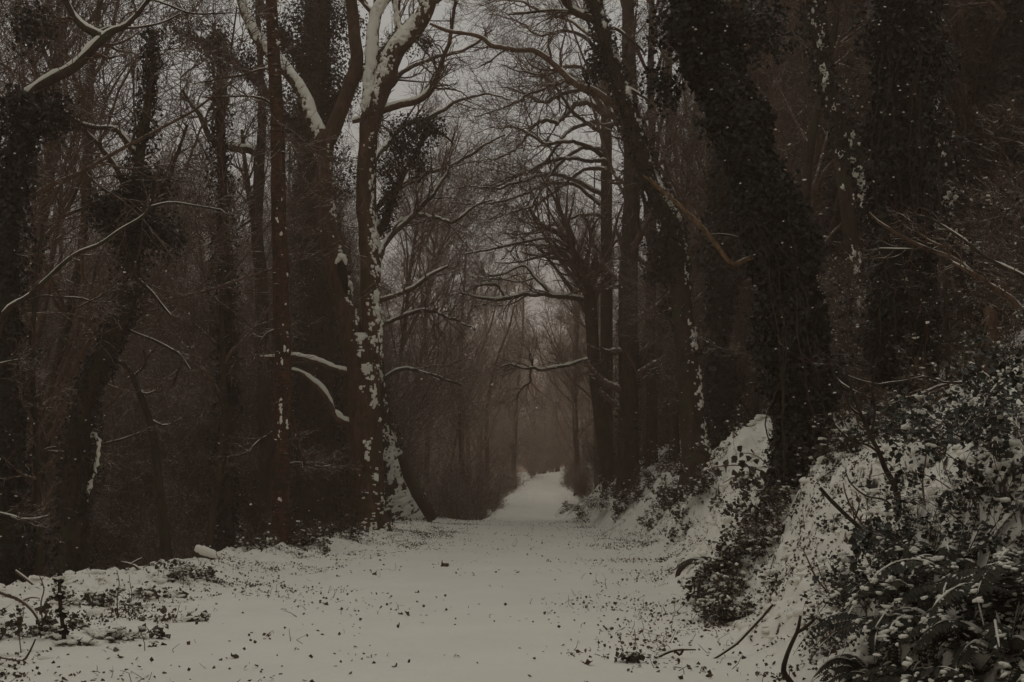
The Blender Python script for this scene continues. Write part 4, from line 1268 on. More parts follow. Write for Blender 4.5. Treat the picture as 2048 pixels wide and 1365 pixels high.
for i, (x, y) in enumerate(side):
    o = copy_tree((protos + protos[-1:])[i % (len(protos) + 1)], (x, y, ground_z(x, y) - 0.05), rng.uniform(0, 6.28), rng.uniform(0.85, 1.15))
    tag(o, 'winter tree of the same wood beside the near path, outside the view', 'tree', 'trees around the viewpoint')
for p in protos + poles + far_trees + coppices + far_coppices + thickets + snow_shrubs:
    for c in list(p.children):
        bpy.data.objects.remove(c)
    bpy.data.objects.remove(p)
rng = np.random.default_rng(303)
# ---------------------------------------------------------------- plants and litter on the snow
def frond(mb, P, width, pairs=26, snowmb=None, sn=0.5):
    """One feathery fern frond along the curve P."""
    P, _ = resample(P, np.ones(len(P)), pairs + 2)
    mb.tube(P, np.linspace(0.004, 0.0015, len(P)), 4)
    T = norm(np.gradient(P, axis=0))
    S = norm(np.cross(T, (0, 0, 1.0)))
    U = np.cross(S, T)
    u = np.linspace(0, 1, len(P))
    ln = width * np.sin(np.clip(u * 1.02 + 0.06, 0, 1) * PI) ** 0.8 * (1 - 0.35 * u)
    for sd in (-1, 1):
        i = np.arange(1, len(P) - 1)
        L = (ln[i] * rng.uniform(0.8, 1.1, len(i)))[:, None]
        d = norm(sd * S[i] + 0.45 * T[i] - U[i] * (0.25 + 0.25 * rng.uniform(size=(len(i), 1))))
        w = norm(np.cross(d, U[i])) * (0.012 + 0.10 * L)
        a, b_, c_, e = P[i], P[i] + d * L * 0.4 + w, P[i] + d * L - U[i] * 0.12 * L, P[i] + d * L * 0.4 - w
        V = np.stack([a, b_, c_, e], 1).reshape(-1, 3)
        k = np.arange(len(i))[:, None] * 4
        mb.add(V, np.concatenate([k + [0, 1, 2], k + [0, 2, 3]]))
        if snowmb is not None:
            on = rng.uniform(size=len(i)) < sn * sstep(0.35, 0.6, fbm(P[i] * 4.0, 2))
            if on.any():
                n = on.sum()
                for q in (0.25, 0.6):
                    lumps(snowmb, P[i][on] + d[on] * L[on] * q + U[i][on] * 0.006, 0.015, 1.0)
    if snowmb is not None:
        snow_top(snowmb, P, np.full(len(P), 0.011) * (1 - 0.6 * u), sn, 1.0, 0.5, 6)


def fern(loc, label, n=9, length=0.9, a0=0, a1=2 * PI, width=0.14, sn=0.5, lift=1.1, group=None, mat='fern', name='fern', cat='fern', pairs=26):
    root = thing(name, loc, label, cat, group)
    for q in range(n):
        a = a0 + (a1 - a0) * (q + rng.uniform(-0.3, 0.3)) / max(n, 1)
        ln = length * rng.uniform(0.75, 1.2)
        e = lift * rng.uniform(0.6, 1.1)
        t = np.linspace(0, 1, 12)
        r = ln * (t * 0.92)
        z = ln * (e * t - (e + 0.25) * t ** 2.2 * 0.85)
        P = np.stack([np.cos(a + 0.25 * t) * r, np.sin(a + 0.25 * t) * r, z], -1) + np.asarray(loc)
        gz = terrain(P[:, 0], P[:, 1]) + 0.03
        P[:, 2] = np.maximum(P[:, 2], gz)
        mb, s = MB(), MB()
        frond(mb, P, width, pairs, s, sn)
        o = mb.build('frond', M[mat], root, smooth=False)
        if s.V:
            s.build('snow', M['snow'], o)
    return root


def bush(loc, label, h, stems, leafn, leafm='bramble', leaf=0.055, snow=60, spread=0.6, droop=0.03, cat='bush', name='bramble_bush', singles=0, group=None, twigm='twig', squash=1.0):
    """A straggling bush: arching stems, leaves through it, dabs of snow."""
    root = thing(name, loc, label, cat, group)
    n = 10
    P = np.zeros((stems, n, 3))
    P[:, 0] = np.asarray(loc) + rng.normal(size=(stems, 3)) * np.array((spread, spread * 0.8, 0)) * 0.6
    P[:, 0, 2] = terrain(P[:, 0, 0], P[:, 0, 1]) - 0.05
    a = rng.uniform(0, 2 * PI, stems)
    d = norm(np.stack([np.cos(a) * 0.7, np.sin(a) * 0.7, np.full(stems, 1.0)], -1) + 0.2 * rng.normal(size=(stems, 3)))
    ln = h * rng.uniform(0.6, 1.4, stems)[:, None] / (n - 1)
    for i in range(1, n):
        P[:, i] = P[:, i - 1] + d * ln
        d = norm(d + 0.16 * rng.normal(size=(stems, 3)) - np.array((0, 0, droop * i)))
    R = rng.uniform(0.003, 0.007, stems)[:, None] * np.linspace(1, 0.4, n)
    s = MB()
    s.tube(P, R, 5)
    p1, r1 = grow(P, R, 6, 0.45 * h, 0.8, 6, 0.2, (0, 0, -droop * 2), 0.7, 0.1, 1.0, minr=0.0022)
    s.tube(p1, r1, 4)
    p2, r2 = grow(p1, r1, 3, 0.2 * h, 0.8, 4, 0.2, (0, 0, 0), 0.8, 0.1, 1.0, minr=0.0018)
    s.tube(p2, r2, 3)
    tag(s.build('stems', M[twigm], root), kind='stuff')
    tips = np.concatenate([p1[:, 1:].reshape(-1, 3), p2[:, 1:].reshape(-1, 3)])
    tips = tips[tips[:, 2] > terrain(tips[:, 0], tips[:, 1], False) - 0.1]
    q = tips[rng.integers(0, len(tips), leafn)] + 0.025 * rng.normal(size=(leafn, 3))
    q = q[fbm(q * 3.0, 2) > 0.42]
    lv = MB()
    leaves(lv, q, np.tile((0, -0.35, 0.85), (len(q), 1)), leaf, 0.6)
    fo = tag(lv.build('foliage', M[leafm], root, smooth=False), kind='stuff')
    if snow:
        sn = MB()
        lumps(sn, q[rng.integers(0, len(q), snow)] + np.array((0, 0, 0.015)), 0.024, 1.0)
        tag(sn.build('snow', M['snow'], root), kind='stuff')
    if singles:
        q = tips[rng.integers(0, len(tips), singles)] + np.array((0, -0.03, 0.02))
        single_leaves(fo, q, np.tile((0, -0.6, 0.6), (singles, 1)), leaf * 1.35, M[leafm])
    return root


def stick(name, label, cat, pix_list, d, mat='bark_dark', snow=0.5, group=None, k=7, fat=0.7):
    root = None
    for pix in pix_list:
        P, R = limb(pix, d, wob=0.03, step=0.04)
        if root is None:
            root = thing(name, P[0], label, cat, group)
            part = 'stem'
        mb = MB()
        bark_tube(mb, P, R, k, 0.15)
        o = mb.build(part, M[mat], root)
        part = 'branch'
        if snow:
            s = MB(); snow_top(s, P, R, snow, fat); s.build('snow', M['snow'], o)
    return root


def depth_at(x, y):
    return float(on_ground(x, y)[1])


# --- bushes on the bank
for (x, y, lab, h, st, lf, sn, sp, kw) in [
    (1520, 1105, 'brown leafy bramble bush spilling down the bank in front of the massive ivied tree', 0.62, 26, 3600, 150, 0.75, dict(singles=46, leaf=0.05)),
    (1475, 1175, 'low bramble tangle at the bank foot beside the snowy arched bough', 0.40, 20, 1700, 120, 0.55, dict(singles=30, leaf=0.05)),
    (1560, 1010, 'bramble bush in the shade right under the massive ivied tree', 0.60, 20, 2200, 110, 0.6, dict(singles=26, leaf=0.055)),
    (1470, 1240, 'dark snow-clotted bramble clump low on the bank between path and forked stick', 0.36, 18, 1300, 150, 0.5, dict(singles=20, leaf=0.05)),
    (1395, 1000, 'dark bramble mound topped with snow on the bank shoulder', 0.75, 22, 2600, 150, 0.8, dict(leaf=0.06)),
    (1330, 1020, 'bramble mound halfway along the bank, its face dark and leafy', 0.85, 22, 2600, 130, 0.8, dict(leaf=0.06)),
    (1265, 1010, 'bramble mound below the stout straight tree', 0.95, 22, 2400, 120, 0.9, dict(leaf=0.07)),
    (1210, 1010, 'bramble mound at the far end of the bank by the slender leaning tree', 1.0, 22, 2000, 110, 0.9, dict(leaf=0.07)),
    (1420, 910, 'scrubby bush on the bank crest behind the snowy hump', 0.9, 20, 1500, 70, 0.9, dict(leaf=0.06)),
    (1340, 930, 'scrubby bush on the bank crest under the tall leaning tree', 1.1, 22, 1700, 70, 1.1, dict(leaf=0.07)),
    (1800, 1110, 'evergreen bush growing from the bank beside the bent sapling', 0.5, 20, 1500, 40, 0.38, dict(leafm='evergreen', leaf=0.038, singles=16, name='evergreen_bush', droop=0.02)),
    (1880, 1010, 'sparse leafy bush on the upper bank in front of the dark drooping evergreen', 0.45, 16, 420, 30, 0.5, dict(leaf=0.035, singles=8)),
    (1690, 1265, 'scrubby bush beside the ferns, its thin stems leaning over the snowy bank', 0.45, 16, 800, 60, 0.35, dict(leaf=0.04, singles=20)),
    (1980, 960, 'dark leafy bush at the top of the bank near the picture edge', 0.7, 22, 2000, 50, 0.6, dict(leafm='evergreen', leaf=0.045, name='evergreen_bush')),
    (1955, 860, 'dark evergreen bush on the skyline of the bank under the broken stump', 0.8, 24, 2600, 40, 0.8, dict(leafm='evergreen', leaf=0.055, name='evergreen_bush')),
    (2035, 905, 'dark evergreen bush at the picture edge on top of the bank', 0.8, 24, 2600, 40, 0.7, dict(leafm='evergreen', leaf=0.05, name='evergreen_bush')),
    (1945, 790, 'scrubby bush high on the slope behind the broken stump', 0.9, 22, 1800, 40, 0.9, dict(leaf=0.06)),
    (1660, 905, 'low bush clinging between the massive ivied tree and the thick ivied trunk', 0.5, 18, 1300, 110, 0.5, dict(leaf=0.055)),
    (1745, 880, 'leafy bush at the root of the thick ivied trunk', 0.5, 18, 1300, 110, 0.5, dict(leaf=0.055)),
]:
    bush(on_ground(x, y, 8.5), lab, h, st, lf, kw.pop('leafm', 'bramble'), snow=sn, spread=sp, **kw)

# arching bramble with big leaves against the snowy hump
bl = thing('bramble_spray', px(1540, 985, 21.0), 'arching bramble spray with big round leaves against the snowy hump', 'bramble')
mb = MB()
sp = []
for pix in ([(1545, 1000, 4), (1530, 950, 4), (1495, 932, 3), (1455, 930, 3), (1420, 936, 2), (1395, 950, 2)], [(1545, 1005, 4), (1515, 965, 3), (1480, 950, 3), (1445, 965, 2)], [(1550, 1000, 4), (1540, 940, 3), (1510, 910, 2), (1480, 905, 2)]):
    P, R = limb(pix, 21.0, wob=0.06)
    mb.tube(P, R, 5)
    sp.append(P)
sb = mb.build('stems', M['twig'], bl)
q = np.concatenate([p[2:] for p in sp])
q = q[rng.integers(0, len(q), 44)] + rng.normal(size=(44, 3)) * 0.04
single_leaves(sb, q, np.tile((0.0, -0.9, 0.3), (len(q), 1)), 0.10, M['bramble'])

# --- ferns and the drooping evergreen at the near corner of the bank
for (x, y, lab, n, L, sn, w) in [
    (1800, 1325, 'dark fern at the bank foot nearest the forked stick', 13, 0.75, 0.12, 0.13),
    (1905, 1300, 'dark fern in the corner of the bank beside the nearest fern, fronds heaped', 13, 0.85, 0.25, 0.14),
    (2010, 1340, 'fern at the very corner of the picture, snow clots on its fronds', 12, 0.7, 0.45, 0.13),
    (1850, 1235, 'fern above the corner ferns with a long snow-lined frond', 12, 0.75, 0.25, 0.12),
    (1960, 1210, 'fern under the drooping evergreen, bars of snow on its fronds', 12, 0.85, 0.5, 0.13),
    (1745, 1365, 'low dark fern sprawling at the bottom edge of the picture', 11, 0.6, 0.15, 0.11),
    (1900, 1160, 'dark fern tucked between the evergreen bush and the drooping evergreen', 12, 0.75, 0.2, 0.12),
    (1780, 1230, 'dark fern beside the scrubby bush', 12, 0.65, 0.12, 0.11),
    (1990, 1270, 'dark fern under the picture edge evergreen sprays', 12, 0.8, 0.2, 0.13),
    (1870, 1420, 'dark fern at the bottom edge under the heaped corner fern', 13, 0.7, 0.1, 0.12),
    (2000, 1440, 'dark fern filling the bottom corner of the picture', 13, 0.75, 0.2, 0.13),
    (1800, 1410, 'dark fern at the bottom edge below the forked stick', 12, 0.6, 0.1, 0.11),
    (2070, 1230, 'fern half cut by the picture edge below the evergreen', 12, 0.85, 0.2, 0.14)]:
    fern(on_ground(x, y, 6.0), lab, n, L, sn=sn * 0.7, width=w)
for (x, y, lab) in [(3.3, 6.6, 'dark fern just below the bottom edge of the picture'), (4.1, 7.4, 'dark fern just outside the bottom corner of the picture'), (4.9, 8.6, 'dark fern just outside the picture under the evergreen'),
                    (3.0, 5.4, 'dark fern on the bank foot nearer than the picture shows')]:
    fern(np.array((x, y, ground_z(x, y))), lab, 12, 0.75, sn=0.15, width=0.13)
fern(on_ground(1432, 1140), 'snow-bowed fern frond cluster beside the arched bough', 6, 0.6, PI * 0.6, PI * 1.4, sn=0.6, width=0.09)
fern(on_ground(1170, 1030), 'wilted fern with snow-lined fronds trailing down to the path', 9, 1.3, PI * 0.75, PI * 1.5, sn=0.8, width=0.13)
fern(on_ground(1215, 1020), 'wilted fern with snow-lined fronds hanging below the bramble mounds', 9, 1.3, PI * 0.75, PI * 1.5, sn=0.8, width=0.13)
fern(on_ground(190, 1280), 'low fern under snow on the verge beside the little spiky sapling', 7, 0.62, -0.5, 2.2, sn=0.9, width=0.08, lift=0.35)
fern(on_ground(150, 1285), 'flattened fern splayed round the foot of the spiky sapling', 6, 0.42, PI * 0.8, PI * 1.9, sn=0.8, width=0.07, lift=0.4)

yw = thing('drooping_evergreen', px(2060, 1010, 12.5), 'dark drooping evergreen with layered sprays at the edge of the bank', 'shrub')
P, R = limb([(2095, 1230, 40), (2080, 1000, 34), (2065, 800, 24), (2060, 640, 14)], 12.5)
mb = MB(); bark_tube(mb, P, R, 10, 0.1); mb.build('trunk', M['bark_dark'], yw)
for q in range(34):
    y0_ = rng.uniform(820, 1260)
    ln = rng.uniform(90, 210) * (0.75 if y0_ > 1080 else 1.0)
    dq = 12.5 + rng.normal() * 0.5
    P, _ = limb([(2085, y0_ - 60, 4), (2085 - ln * 0.45, y0_ - 55 + rng.normal() * 15, 4), (2085 - ln * 0.8, y0_ - 15, 4), (2085 - ln, y0_ + 30 + rng.normal() * 12, 4)], dq, n=14)
    mb, s = MB(), MB()
    frond(mb, P, 0.16, 30, s, 0.12 if q % 3 else 0.5)
    o = mb.build('spray', M['evergreen'], yw, smooth=False)
    s.build('snow', M['snow'], o)

# --- sticks, saplings and logs
dF = 11.6
stick('forked_stick', 'bare forked stick standing out of the snow at the bank foot', 'stick',
      [[(1600, 1390, 14), (1580, 1362, 13), (1567, 1342, 12), (1572, 1315, 10), (1583, 1288, 9), (1594, 1262, 8), (1600, 1232, 6)],
       [(1592, 1266, 8), (1606, 1258, 7), (1620, 1247, 6), (1632, 1236, 4)]], depth_at(1585, 1362) - 0.1, snow=0)
dS = depth_at(1795, 1050)
stick('bent_sapling', 'bent bare sapling curving up from the bank beside the evergreen bush', 'sapling',
      [[(1797, 1060, 15), (1796, 1020, 14), (1793, 988, 13), (1785, 965, 12), (1771, 940, 11), (1756, 905, 10), (1740, 872, 9), (1725, 835, 8), (1710, 800, 6), (1690, 740, 4)],
       [(1756, 905, 6), (1735, 890, 5), (1700, 880, 4), (1670, 850, 3)], [(1740, 872, 6), (1750, 830, 5), (1745, 780, 4), (1755, 720, 3)], [(1725, 835, 5), (1700, 815, 4), (1690, 790, 3)],
       [(1796, 1025, 5), (1770, 1000, 4), (1730, 990, 4), (1700, 965, 3), (1690, 940, 2)]], dS, snow=0.3)
dB = depth_at(1775, 1097) - 0.1
stick('fallen_branch', 'straight fallen branch slanting down the bank to the evergreen bush', 'branch',
      [[(1640, 975, 8), (1665, 1003, 9), (1708, 1044, 9), (1745, 1073, 9), (1780, 1098, 10)], [(1708, 1044, 4), (1718, 1010, 3), (1712, 985, 2)]], dB, snow=0.2)
for i, (pl, lab) in enumerate([
    ([[(1692, 1225, 5), (1660, 1190, 4), (1632, 1159, 4), (1615, 1120, 3), (1604, 1095, 2)], [(1655, 1185, 3), (1640, 1150, 2), (1632, 1125, 2)]], 'thin bare shoots leaning across the snow beside the scrubby bush'),
    ([[(1755, 1110, 5), (1730, 1060, 4), (1705, 1020, 4), (1690, 985, 3), (1686, 965, 2)], [(1728, 1056, 3), (1735, 1010, 2), (1728, 990, 2)]], 'thin whippy shoot springing from the bank above the fallen branch'),
    ([[(1740, 1130, 5), (1720, 1085, 4), (1708, 1040, 3), (1705, 1000, 2)]], 'thin upright shoot standing behind the fallen branch'),
    ([[(1850, 1010, 5), (1845, 960, 4), (1852, 910, 3), (1846, 880, 2)], [(1846, 970, 3), (1830, 940, 2)]], 'thin shoot on the upper bank below the thick ivied trunk')]):
    stick('bare_shoot', lab, 'shoot', pl, depth_at(pl[0][0][0], pl[0][0][1]) - 0.05, 'twig', 0.3)
dA = depth_at(1365, 1155)
stick('arched_bough', 'dark bough arching out of the bramble at the bank foot', 'bough',
      [[(1352, 1160, 7), (1358, 1142, 11), (1372, 1130, 12), (1392, 1124, 12), (1415, 1126, 11), (1440, 1140, 9), (1460, 1160, 8)]], dA, snow=0.2)
stick('snowy_log', 'short log under thick snow lying below the arched bough', 'log',
      [[(1365, 1178, 22), (1390, 1168, 24), (1415, 1152, 22), (1440, 1140, 18)]], dA - 0.25, snow=1.0, fat=1.1)
stick('fallen_branch', 'long thin branch lying along the bank foot toward the forked stick', 'branch',
      [[(1415, 1328, 4), (1450, 1305, 5), (1480, 1283, 6), (1520, 1240, 6), (1545, 1210, 5)]], depth_at(1440, 1318) - 0.05, snow=0.5)
stick('fallen_branch', 'short snow-edged branch on the snow near the dark leafy clump', 'branch',
      [[(1307, 1320, 4), (1325, 1310, 5), (1350, 1302, 5), (1392, 1302, 3)], [(1352, 1303, 5), (1360, 1311, 6), (1368, 1300, 5)]], depth_at(1330, 1318), snow=0.6)
dL = depth_at(420, 1118)
stick('broken_log', 'broken log end capped with thick snow on the verge', 'log',
      [[(388, 1104, 15), (400, 1110, 17), (418, 1116, 16), (440, 1122, 13)]], dL, snow=1.0, fat=1.2)
stick('fallen_branch', 'pale thin branch with snow lying beside the broken log', 'branch',
      [[(240, 1125, 4), (255, 1128, 5), (270, 1133, 5), (278, 1140, 5)], [(262, 1130, 4), (276, 1121, 3), (284, 1117, 2)]], depth_at(270, 1140), snow=0.8)
dK = depth_at(86, 1255)
stick('fallen_branch', 'fallen branch propped across the low corner of the verge', 'branch',
      [[(-20, 1180, 7), (10, 1190, 7), (40, 1202, 7), (65, 1222, 6), (84, 1252, 5)], [(42, 1204, 4), (62, 1196, 3), (80, 1197, 2)]], dK - 0.05, 'twig', 0.7)
stick('fallen_branch', 'fallen branch reaching from the thin young tree down onto the verge', 'branch',
      [[(30, 1142, 5), (55, 1160, 5), (80, 1180, 5), (96, 1190, 4)]], 19.0, 'twig', 0.8)
stick('fallen_branch', 'low crooked twig lying on the snow at the picture corner', 'branch',
      [[(0, 1314, 4), (25, 1319, 4), (46, 1321, 5), (60, 1300, 4), (70, 1278, 3)]], depth_at(46, 1322), 'twig', 0.5)
for (x, y, ty, w, lab) in [(86, 1245, 1150, 6, 'straight thin stem standing on the verge by the thin young tree'), (43, 1305, 1215, 4, 'thin stem standing alone near the low corner of the verge'),
                           (236, 1230, 1140, 4, 'thin dead stem standing among the verge brambles'), (262, 1205, 1150, 3, 'short dead stem beside the verge brambles'),
                           (357, 1125, 1085, 3, 'short dead stem next to the broken log'), (437, 1128, 1100, 3, 'short dead stem by the end of the broken log'),
                           (288, 1305, 1260, 3, 'dead stem on the snow between verge and path')]:
    stick('dead_stalk', lab, 'stem', [[(x, y + 6, w * 0.6), (x + rng.normal() * 3, y * 0.6 + ty * 0.4, w * 0.55), (x + rng.normal() * 5, y * 0.3 + ty * 0.7, w * 0.45), (x + rng.normal() * 6, ty, w * 0.3)]], depth_at(x, y), 'twig', 0)

# spiky ivied sapling on the verge
ds = depth_at(128, 1290)
Pq, Rq = limb([(130, 1296, 12), (128, 1270, 9), (124, 1240, 8), (120, 1200, 8), (119, 1160, 6), (117, 1125, 4)], ds)
sq = thing('spiky_sapling', Pq[0], 'little dark spiky sapling with clasping leaves standing on the verge', 'sapling')
mb = MB(); bark_tube(mb, Pq, Rq, 8, 0.15); mb.build('stem', M['bark_dark'], sq)
mb = MB()
f = rng.uniform(0.08, 1, 300) * (len(Pq) - 1); ii = f.astype(int)
rr = norm(np.stack([rng.normal(size=300), rng.normal(size=300), 0.3 + 0.3 * rng.normal(size=300)], -1))
leaves(mb, Pq[ii] + rr * 0.03, rr, 0.045, 0.5)
tag(mb.build('foliage', M['ivy'], sq, smooth=False), kind='stuff')
s = MB(); lumps(s, Pq[ii[:40]] + rr[:40] * 0.05 + np.array((0, 0, 0.01)), 0.016, 1.0); tag(s.build('snow', M['snow'], sq), kind='stuff')
# verge brambles
for (x, y, lab, h, lf, sg) in [(372, 1160, 'leafy bramble clump on the verge in front of the broken log', 0.32, 420, 26), (300, 1200, 'bramble clump half buried in snow on the verge', 0.26, 420, 18),
                               (190, 1215, 'low bramble clump near the drop of the verge', 0.3, 420, 14), (60, 1270, 'bramble clump in the low corner of the verge', 0.34, 600, 20),
                               (250, 1290, 'flattened bramble clump by the low snowy fern', 0.2, 300, 12), (340, 1245, 'flattened bramble clump nearer the path on the verge', 0.2, 260, 10),
                               (610, 1090, 'dark bramble tuft between the slim reddish tree and the twin-stemmed tree', 0.8, 1500, 0), (500, 1100, 'dark bramble tuft at the verge edge behind the slim reddish tree', 0.5, 700, 0),
                               (685, 1075, 'dark bramble tuft at the foot of the twin-stemmed tree', 0.6, 800, 0)]:
    bush(on_ground(x, y), lab, h, 12, lf, leaf=0.06, snow=50, spread=0.5, droop=0.06, singles=sg, name='bramble_clump')

# --- pillows of snow on the tussocks of bank and verge
def ico2():
    V = [tuple(v) for v in norm(OCT / np.array((1, 1, 0.7)))]
    F, mid = [], {}
    def m_(a, b):
        k = (min(a, b), max(a, b))
        if k not in mid:
            v = np.array(V[a]) + np.array(V[b])
            V.append(tuple(v / np.linalg.norm(v)))
            mid[k] = len(V) - 1
        return mid[k]
    for a, b, c in OCTF:
        x, y, z = m_(a, b), m_(b, c), m_(c, a)
        F += [(a, x, z), (b, y, x), (c, z, y), (x, y, z)]
    return np.array(V), np.array(F)


IV, IF = ico2()
K = 6500
y = np.exp(rng.uniform(math.log(8.5), math.log(46), K))
left = rng.uniform(size=K) < 0.36
x = np.where(left, np.interp(y, _rx, _lv) + rng.uniform(-0.6, 2.8, K), np.interp(y, _rx, _rv) + rng.uniform(0.1, 4.2, K))
keep = fbm(np.stack([x, y, 0 * x], -1) * np.array((1.0, 0.8, 1)) + 33, 3) > 0.47
x, y = x[keep], y[keep]
K = len(x)
sz = rng.uniform(0.03, 0.095, K) * rng.uniform(0.5, 1.2, K) * (0.62 + 0.38 * sstep(10, 18, y))
pos = np.stack([x, y, terrain(x, y) - 0.15 * sz], -1)
V = IV[None] * sz[:, None, None] * np.stack([rng.uniform(0.8, 1.7, K), rng.uniform(0.8, 1.5, K), rng.uniform(0.45, 0.8, K)], -1)[:, None]
V = pos[:, None] + V * (1 + 0.6 * (fbm((V + pos[:, None]) * 11.0, 2) - 0.5)[..., None])
pm = MB()
pm.add(V.reshape(-1, 3), (IF[None] + np.arange(K)[:, None, None] * len(IV)).reshape(-1, 3))
tag(pm.build('snow_pillows', M['snow']), 'pillows of snow sitting on the tussocks of bank and verge', kind='stuff')
sh = rng.integers(0, K, 9000)                     # dark leaves showing under the pillows
q = pos[sh] + rng.normal(size=(9000, 3)) * np.array((0.05, 0.03, 0.0)) + np.array((0, -0.06, 0)) * (1 + sz[sh] * 6)[:, None]
q[:, 2] = terrain(q[:, 0], q[:, 1]) + 0.012
lv = MB()
leaves(lv, q, np.tile((0, -0.7, 0.4), (len(q), 1)), 0.032, 0.8)
tag(lv.build('tussock_leaves', M['bramble'], smooth=False), 'dark leaves showing under the snow pillows', kind='stuff')

# --- dead leaves and bits of twig on the snow
def strew(n, mode):
    """Points on the snow, thick by the verge and the bank foot, thin on the path."""
    out = []
    while sum(len(o) for o in out) < n:
        k = 4000
        y = np.exp(rng.uniform(math.log(10.3), math.log(56), k))
        e0, e1 = np.interp(y, _rx, _lv), np.interp(y, _rx, _rv)
        x = rng.uniform(-8.2, 7.0, k)
        l, r = x - e0, e1 - x
        p = np.where(l < 0, 0.7 * (l > -0.8), np.exp(-(l / 2.7) ** 2)) + np.where(r < 0, 0.55 * (r > -2.6), np.exp(-(r / 1.1) ** 2)) + (0.06 if mode else 0.025)
        p = p * (0.10 + 1.6 * sstep(0.45, 0.68, fbm(np.stack([x, y, 0 * x], -1) * np.array((0.9, 0.6, 1)) + 21, 3)))
        ok = (rng.uniform(size=k) < p) & (l > -1.0) & (r > -2.8)
        out.append(np.stack([x[ok], y[ok]], -1))
    q = np.concatenate(out)[:n]
    return np.concatenate([q, terrain(q[:, 0], q[:, 1])[:, None]], 1)


q = strew(10500, 0)
lit = MB()
leaves(lit, q + np.array((0, 0, 0.008)), np.tile((0, -0.25, 0.8), (len(q), 1)), 0.038, 0.75)
tag(lit.build('leaf_litter', M['dead'], smooth=False), 'small dark bits of leaf strewn over the snow', kind='stuff')
q = strew(6500, 0)
lit = MB()
q2 = np.repeat(q[rng.integers(0, len(q), 3600)], 5, 0)                 # low ivy and bramble leaves poking out of the snow
q2 = q2 + rng.normal(size=q2.shape) * np.array((0.09, 0.09, 0))
q2[:, 2] = terrain(q2[:, 0], q2[:, 1]) + 0.02 + 0.025 * rng.uniform(size=len(q2))
keep = (q2[:, 0] < np.interp(q2[:, 1], _rx, _lv) + 3.0) | (q2[:, 0] > np.interp(q2[:, 1], _rx, _rv) - 0.25)
leaves(lit, q2[keep], np.tile((0, -0.6, 0.5), (keep.sum(), 1)), 0.030, 0.8)
tag(lit.build('ground_leaves', M['bramble'], smooth=False), 'low dark leaves poking out of the snow of verge and bank', kind='stuff')
tw = MB()
q = strew(2600, 0)
h = rng.uniform(0.03, 0.22, len(q)) * rng.uniform(0.3, 1, len(q))
dd = norm(rng.normal(size=(len(q), 3)) * np.array((1, 1, 0.5)) + np.array((0, 0, 0.5)))
P = np.stack([q - np.array((0, 0, 0.02)), q + dd * (h * 0.6)[:, None], q + norm(dd + 0.5 * rng.normal(size=dd.shape)) * (h * 1.1)[:, None]], 1)
tw.tube(P, np.tile((0.004, 0.003, 0.002), (len(q), 1)), 4)
tag(tw.build('twig_litter', M['twig'], smooth=True), 'broken bits of twig poking from the snow', kind='stuff')

protos_l = []
for v in range(5):
    mb = MB()
    a_ = np.linspace(0, 2 * PI, 14, endpoint=False)
    rr_ = 0.5 * (0.75 + 0.45 * rng.uniform(size=14)) * (1 + 0.35 * np.cos(a_))
    X_, Y_ = 0.62 * rr_ * np.sin(a_), rr_ * np.cos(a_)
    Z_ = (0.5 + 0.5 * rng.uniform()) * X_ ** 2 * 3.2 + 0.25 * Y_ ** 2 * rng.normal() + 0.06 * rng.normal(size=14)
    V = np.vstack([np.stack([X_, Y_, Z_], -1), [(0, 0.05, 0.0)]])
    mb.add(V, [(14, (k + 1) % 14, k) for k in range(14)])
    protos_l.append(mb.mesh('dead_leaf', M['dead'], smooth=False))


def dead_leaf(p, size, label, group=None, stand=0.0):
    o = link('dead_leaf', protos_l[rng.integers(0, 5)])
    o.location = [float(c) for c in p]
    o.rotation_euler = (stand + rng.normal() * 0.25, rng.normal() * 0.3, rng.uniform(0, 6.28))
    o.scale = (size, size, size)
    return tag(o, label, 'leaf', group)


sizes = []
for q_, lab, grp in ((strew(90, 1), None, None),):
    for p in q_:
        e0, e1 = np.interp(p[1], _rx, _lv), np.interp(p[1], _rx, _rv)
        if p[0] > e1 - 1.2:
            lab, grp = 'small dead brown leaf on the snow at the foot of the bank', 'dead leaves at the bank foot'
        elif p[0] < e0 + 2.6:
            lab, grp = 'small dead brown leaf on the snow of the verge', 'dead leaves on the verge'
        else:
            lab, grp = 'small dead brown leaf lying out on the smooth path snow', 'dead leaves on the path'
        dead_leaf(p + np.array((0, 0, 0.006)), rng.uniform(0.05, 0.085), lab, grp, 0.3)
for (x, y, sz, st, lab) in [(886, 1134, 0.24, 0.9, 'big curled dead leaf standing up on the path, farthest of the large ones'), (815, 1232, 0.11, 1.2, 'upright pointed dead leaf on the middle of the path'),
                            (800, 1230, 0.08, .2, 'flat dead leaf lying just beside the upright pointed one'), (798, 1257, 0.08, .9, 'small dark leaf tilted in the snow below the upright pointed one'),
                            (835, 1187, 0.09, .3, 'dark dead leaf up the path from the upright pointed one'), (752, 1152, 0.16, .7, 'ragged dead leaf on the path in line with the slim reddish tree'),
                            (651, 1211, 0.10, .2, 'dark dead leaf on the verge side of the path snow'), (470, 1320, 0.10, .8, 'ragged dark leaf near the bottom of the verge snow'),
                            (1175, 1330, 0.10, .5, 'curled leaf on a bent stalk beside the dark leafy clump'), (790, 1335, 0.08, .3, 'pair-like dark scrap of leaf at the bottom of the path')]:
    p = on_ground(x, y)
    dead_leaf(p, sz, lab, None, st)
cl = on_ground(1262, 1325)
ct = thing('leafy_clump', cl, 'dark rounded leafy clump with a dab of snow on the path edge', 'clump')
mb = MB()
qq = cl + rng.normal(size=(70, 3)) * np.array((0.055, 0.04, 0.025)) + np.array((0, 0, 0.035))
leaves(mb, qq, qq - cl + np.array((0, -0.03, 0.03)), 0.06, 0.6)
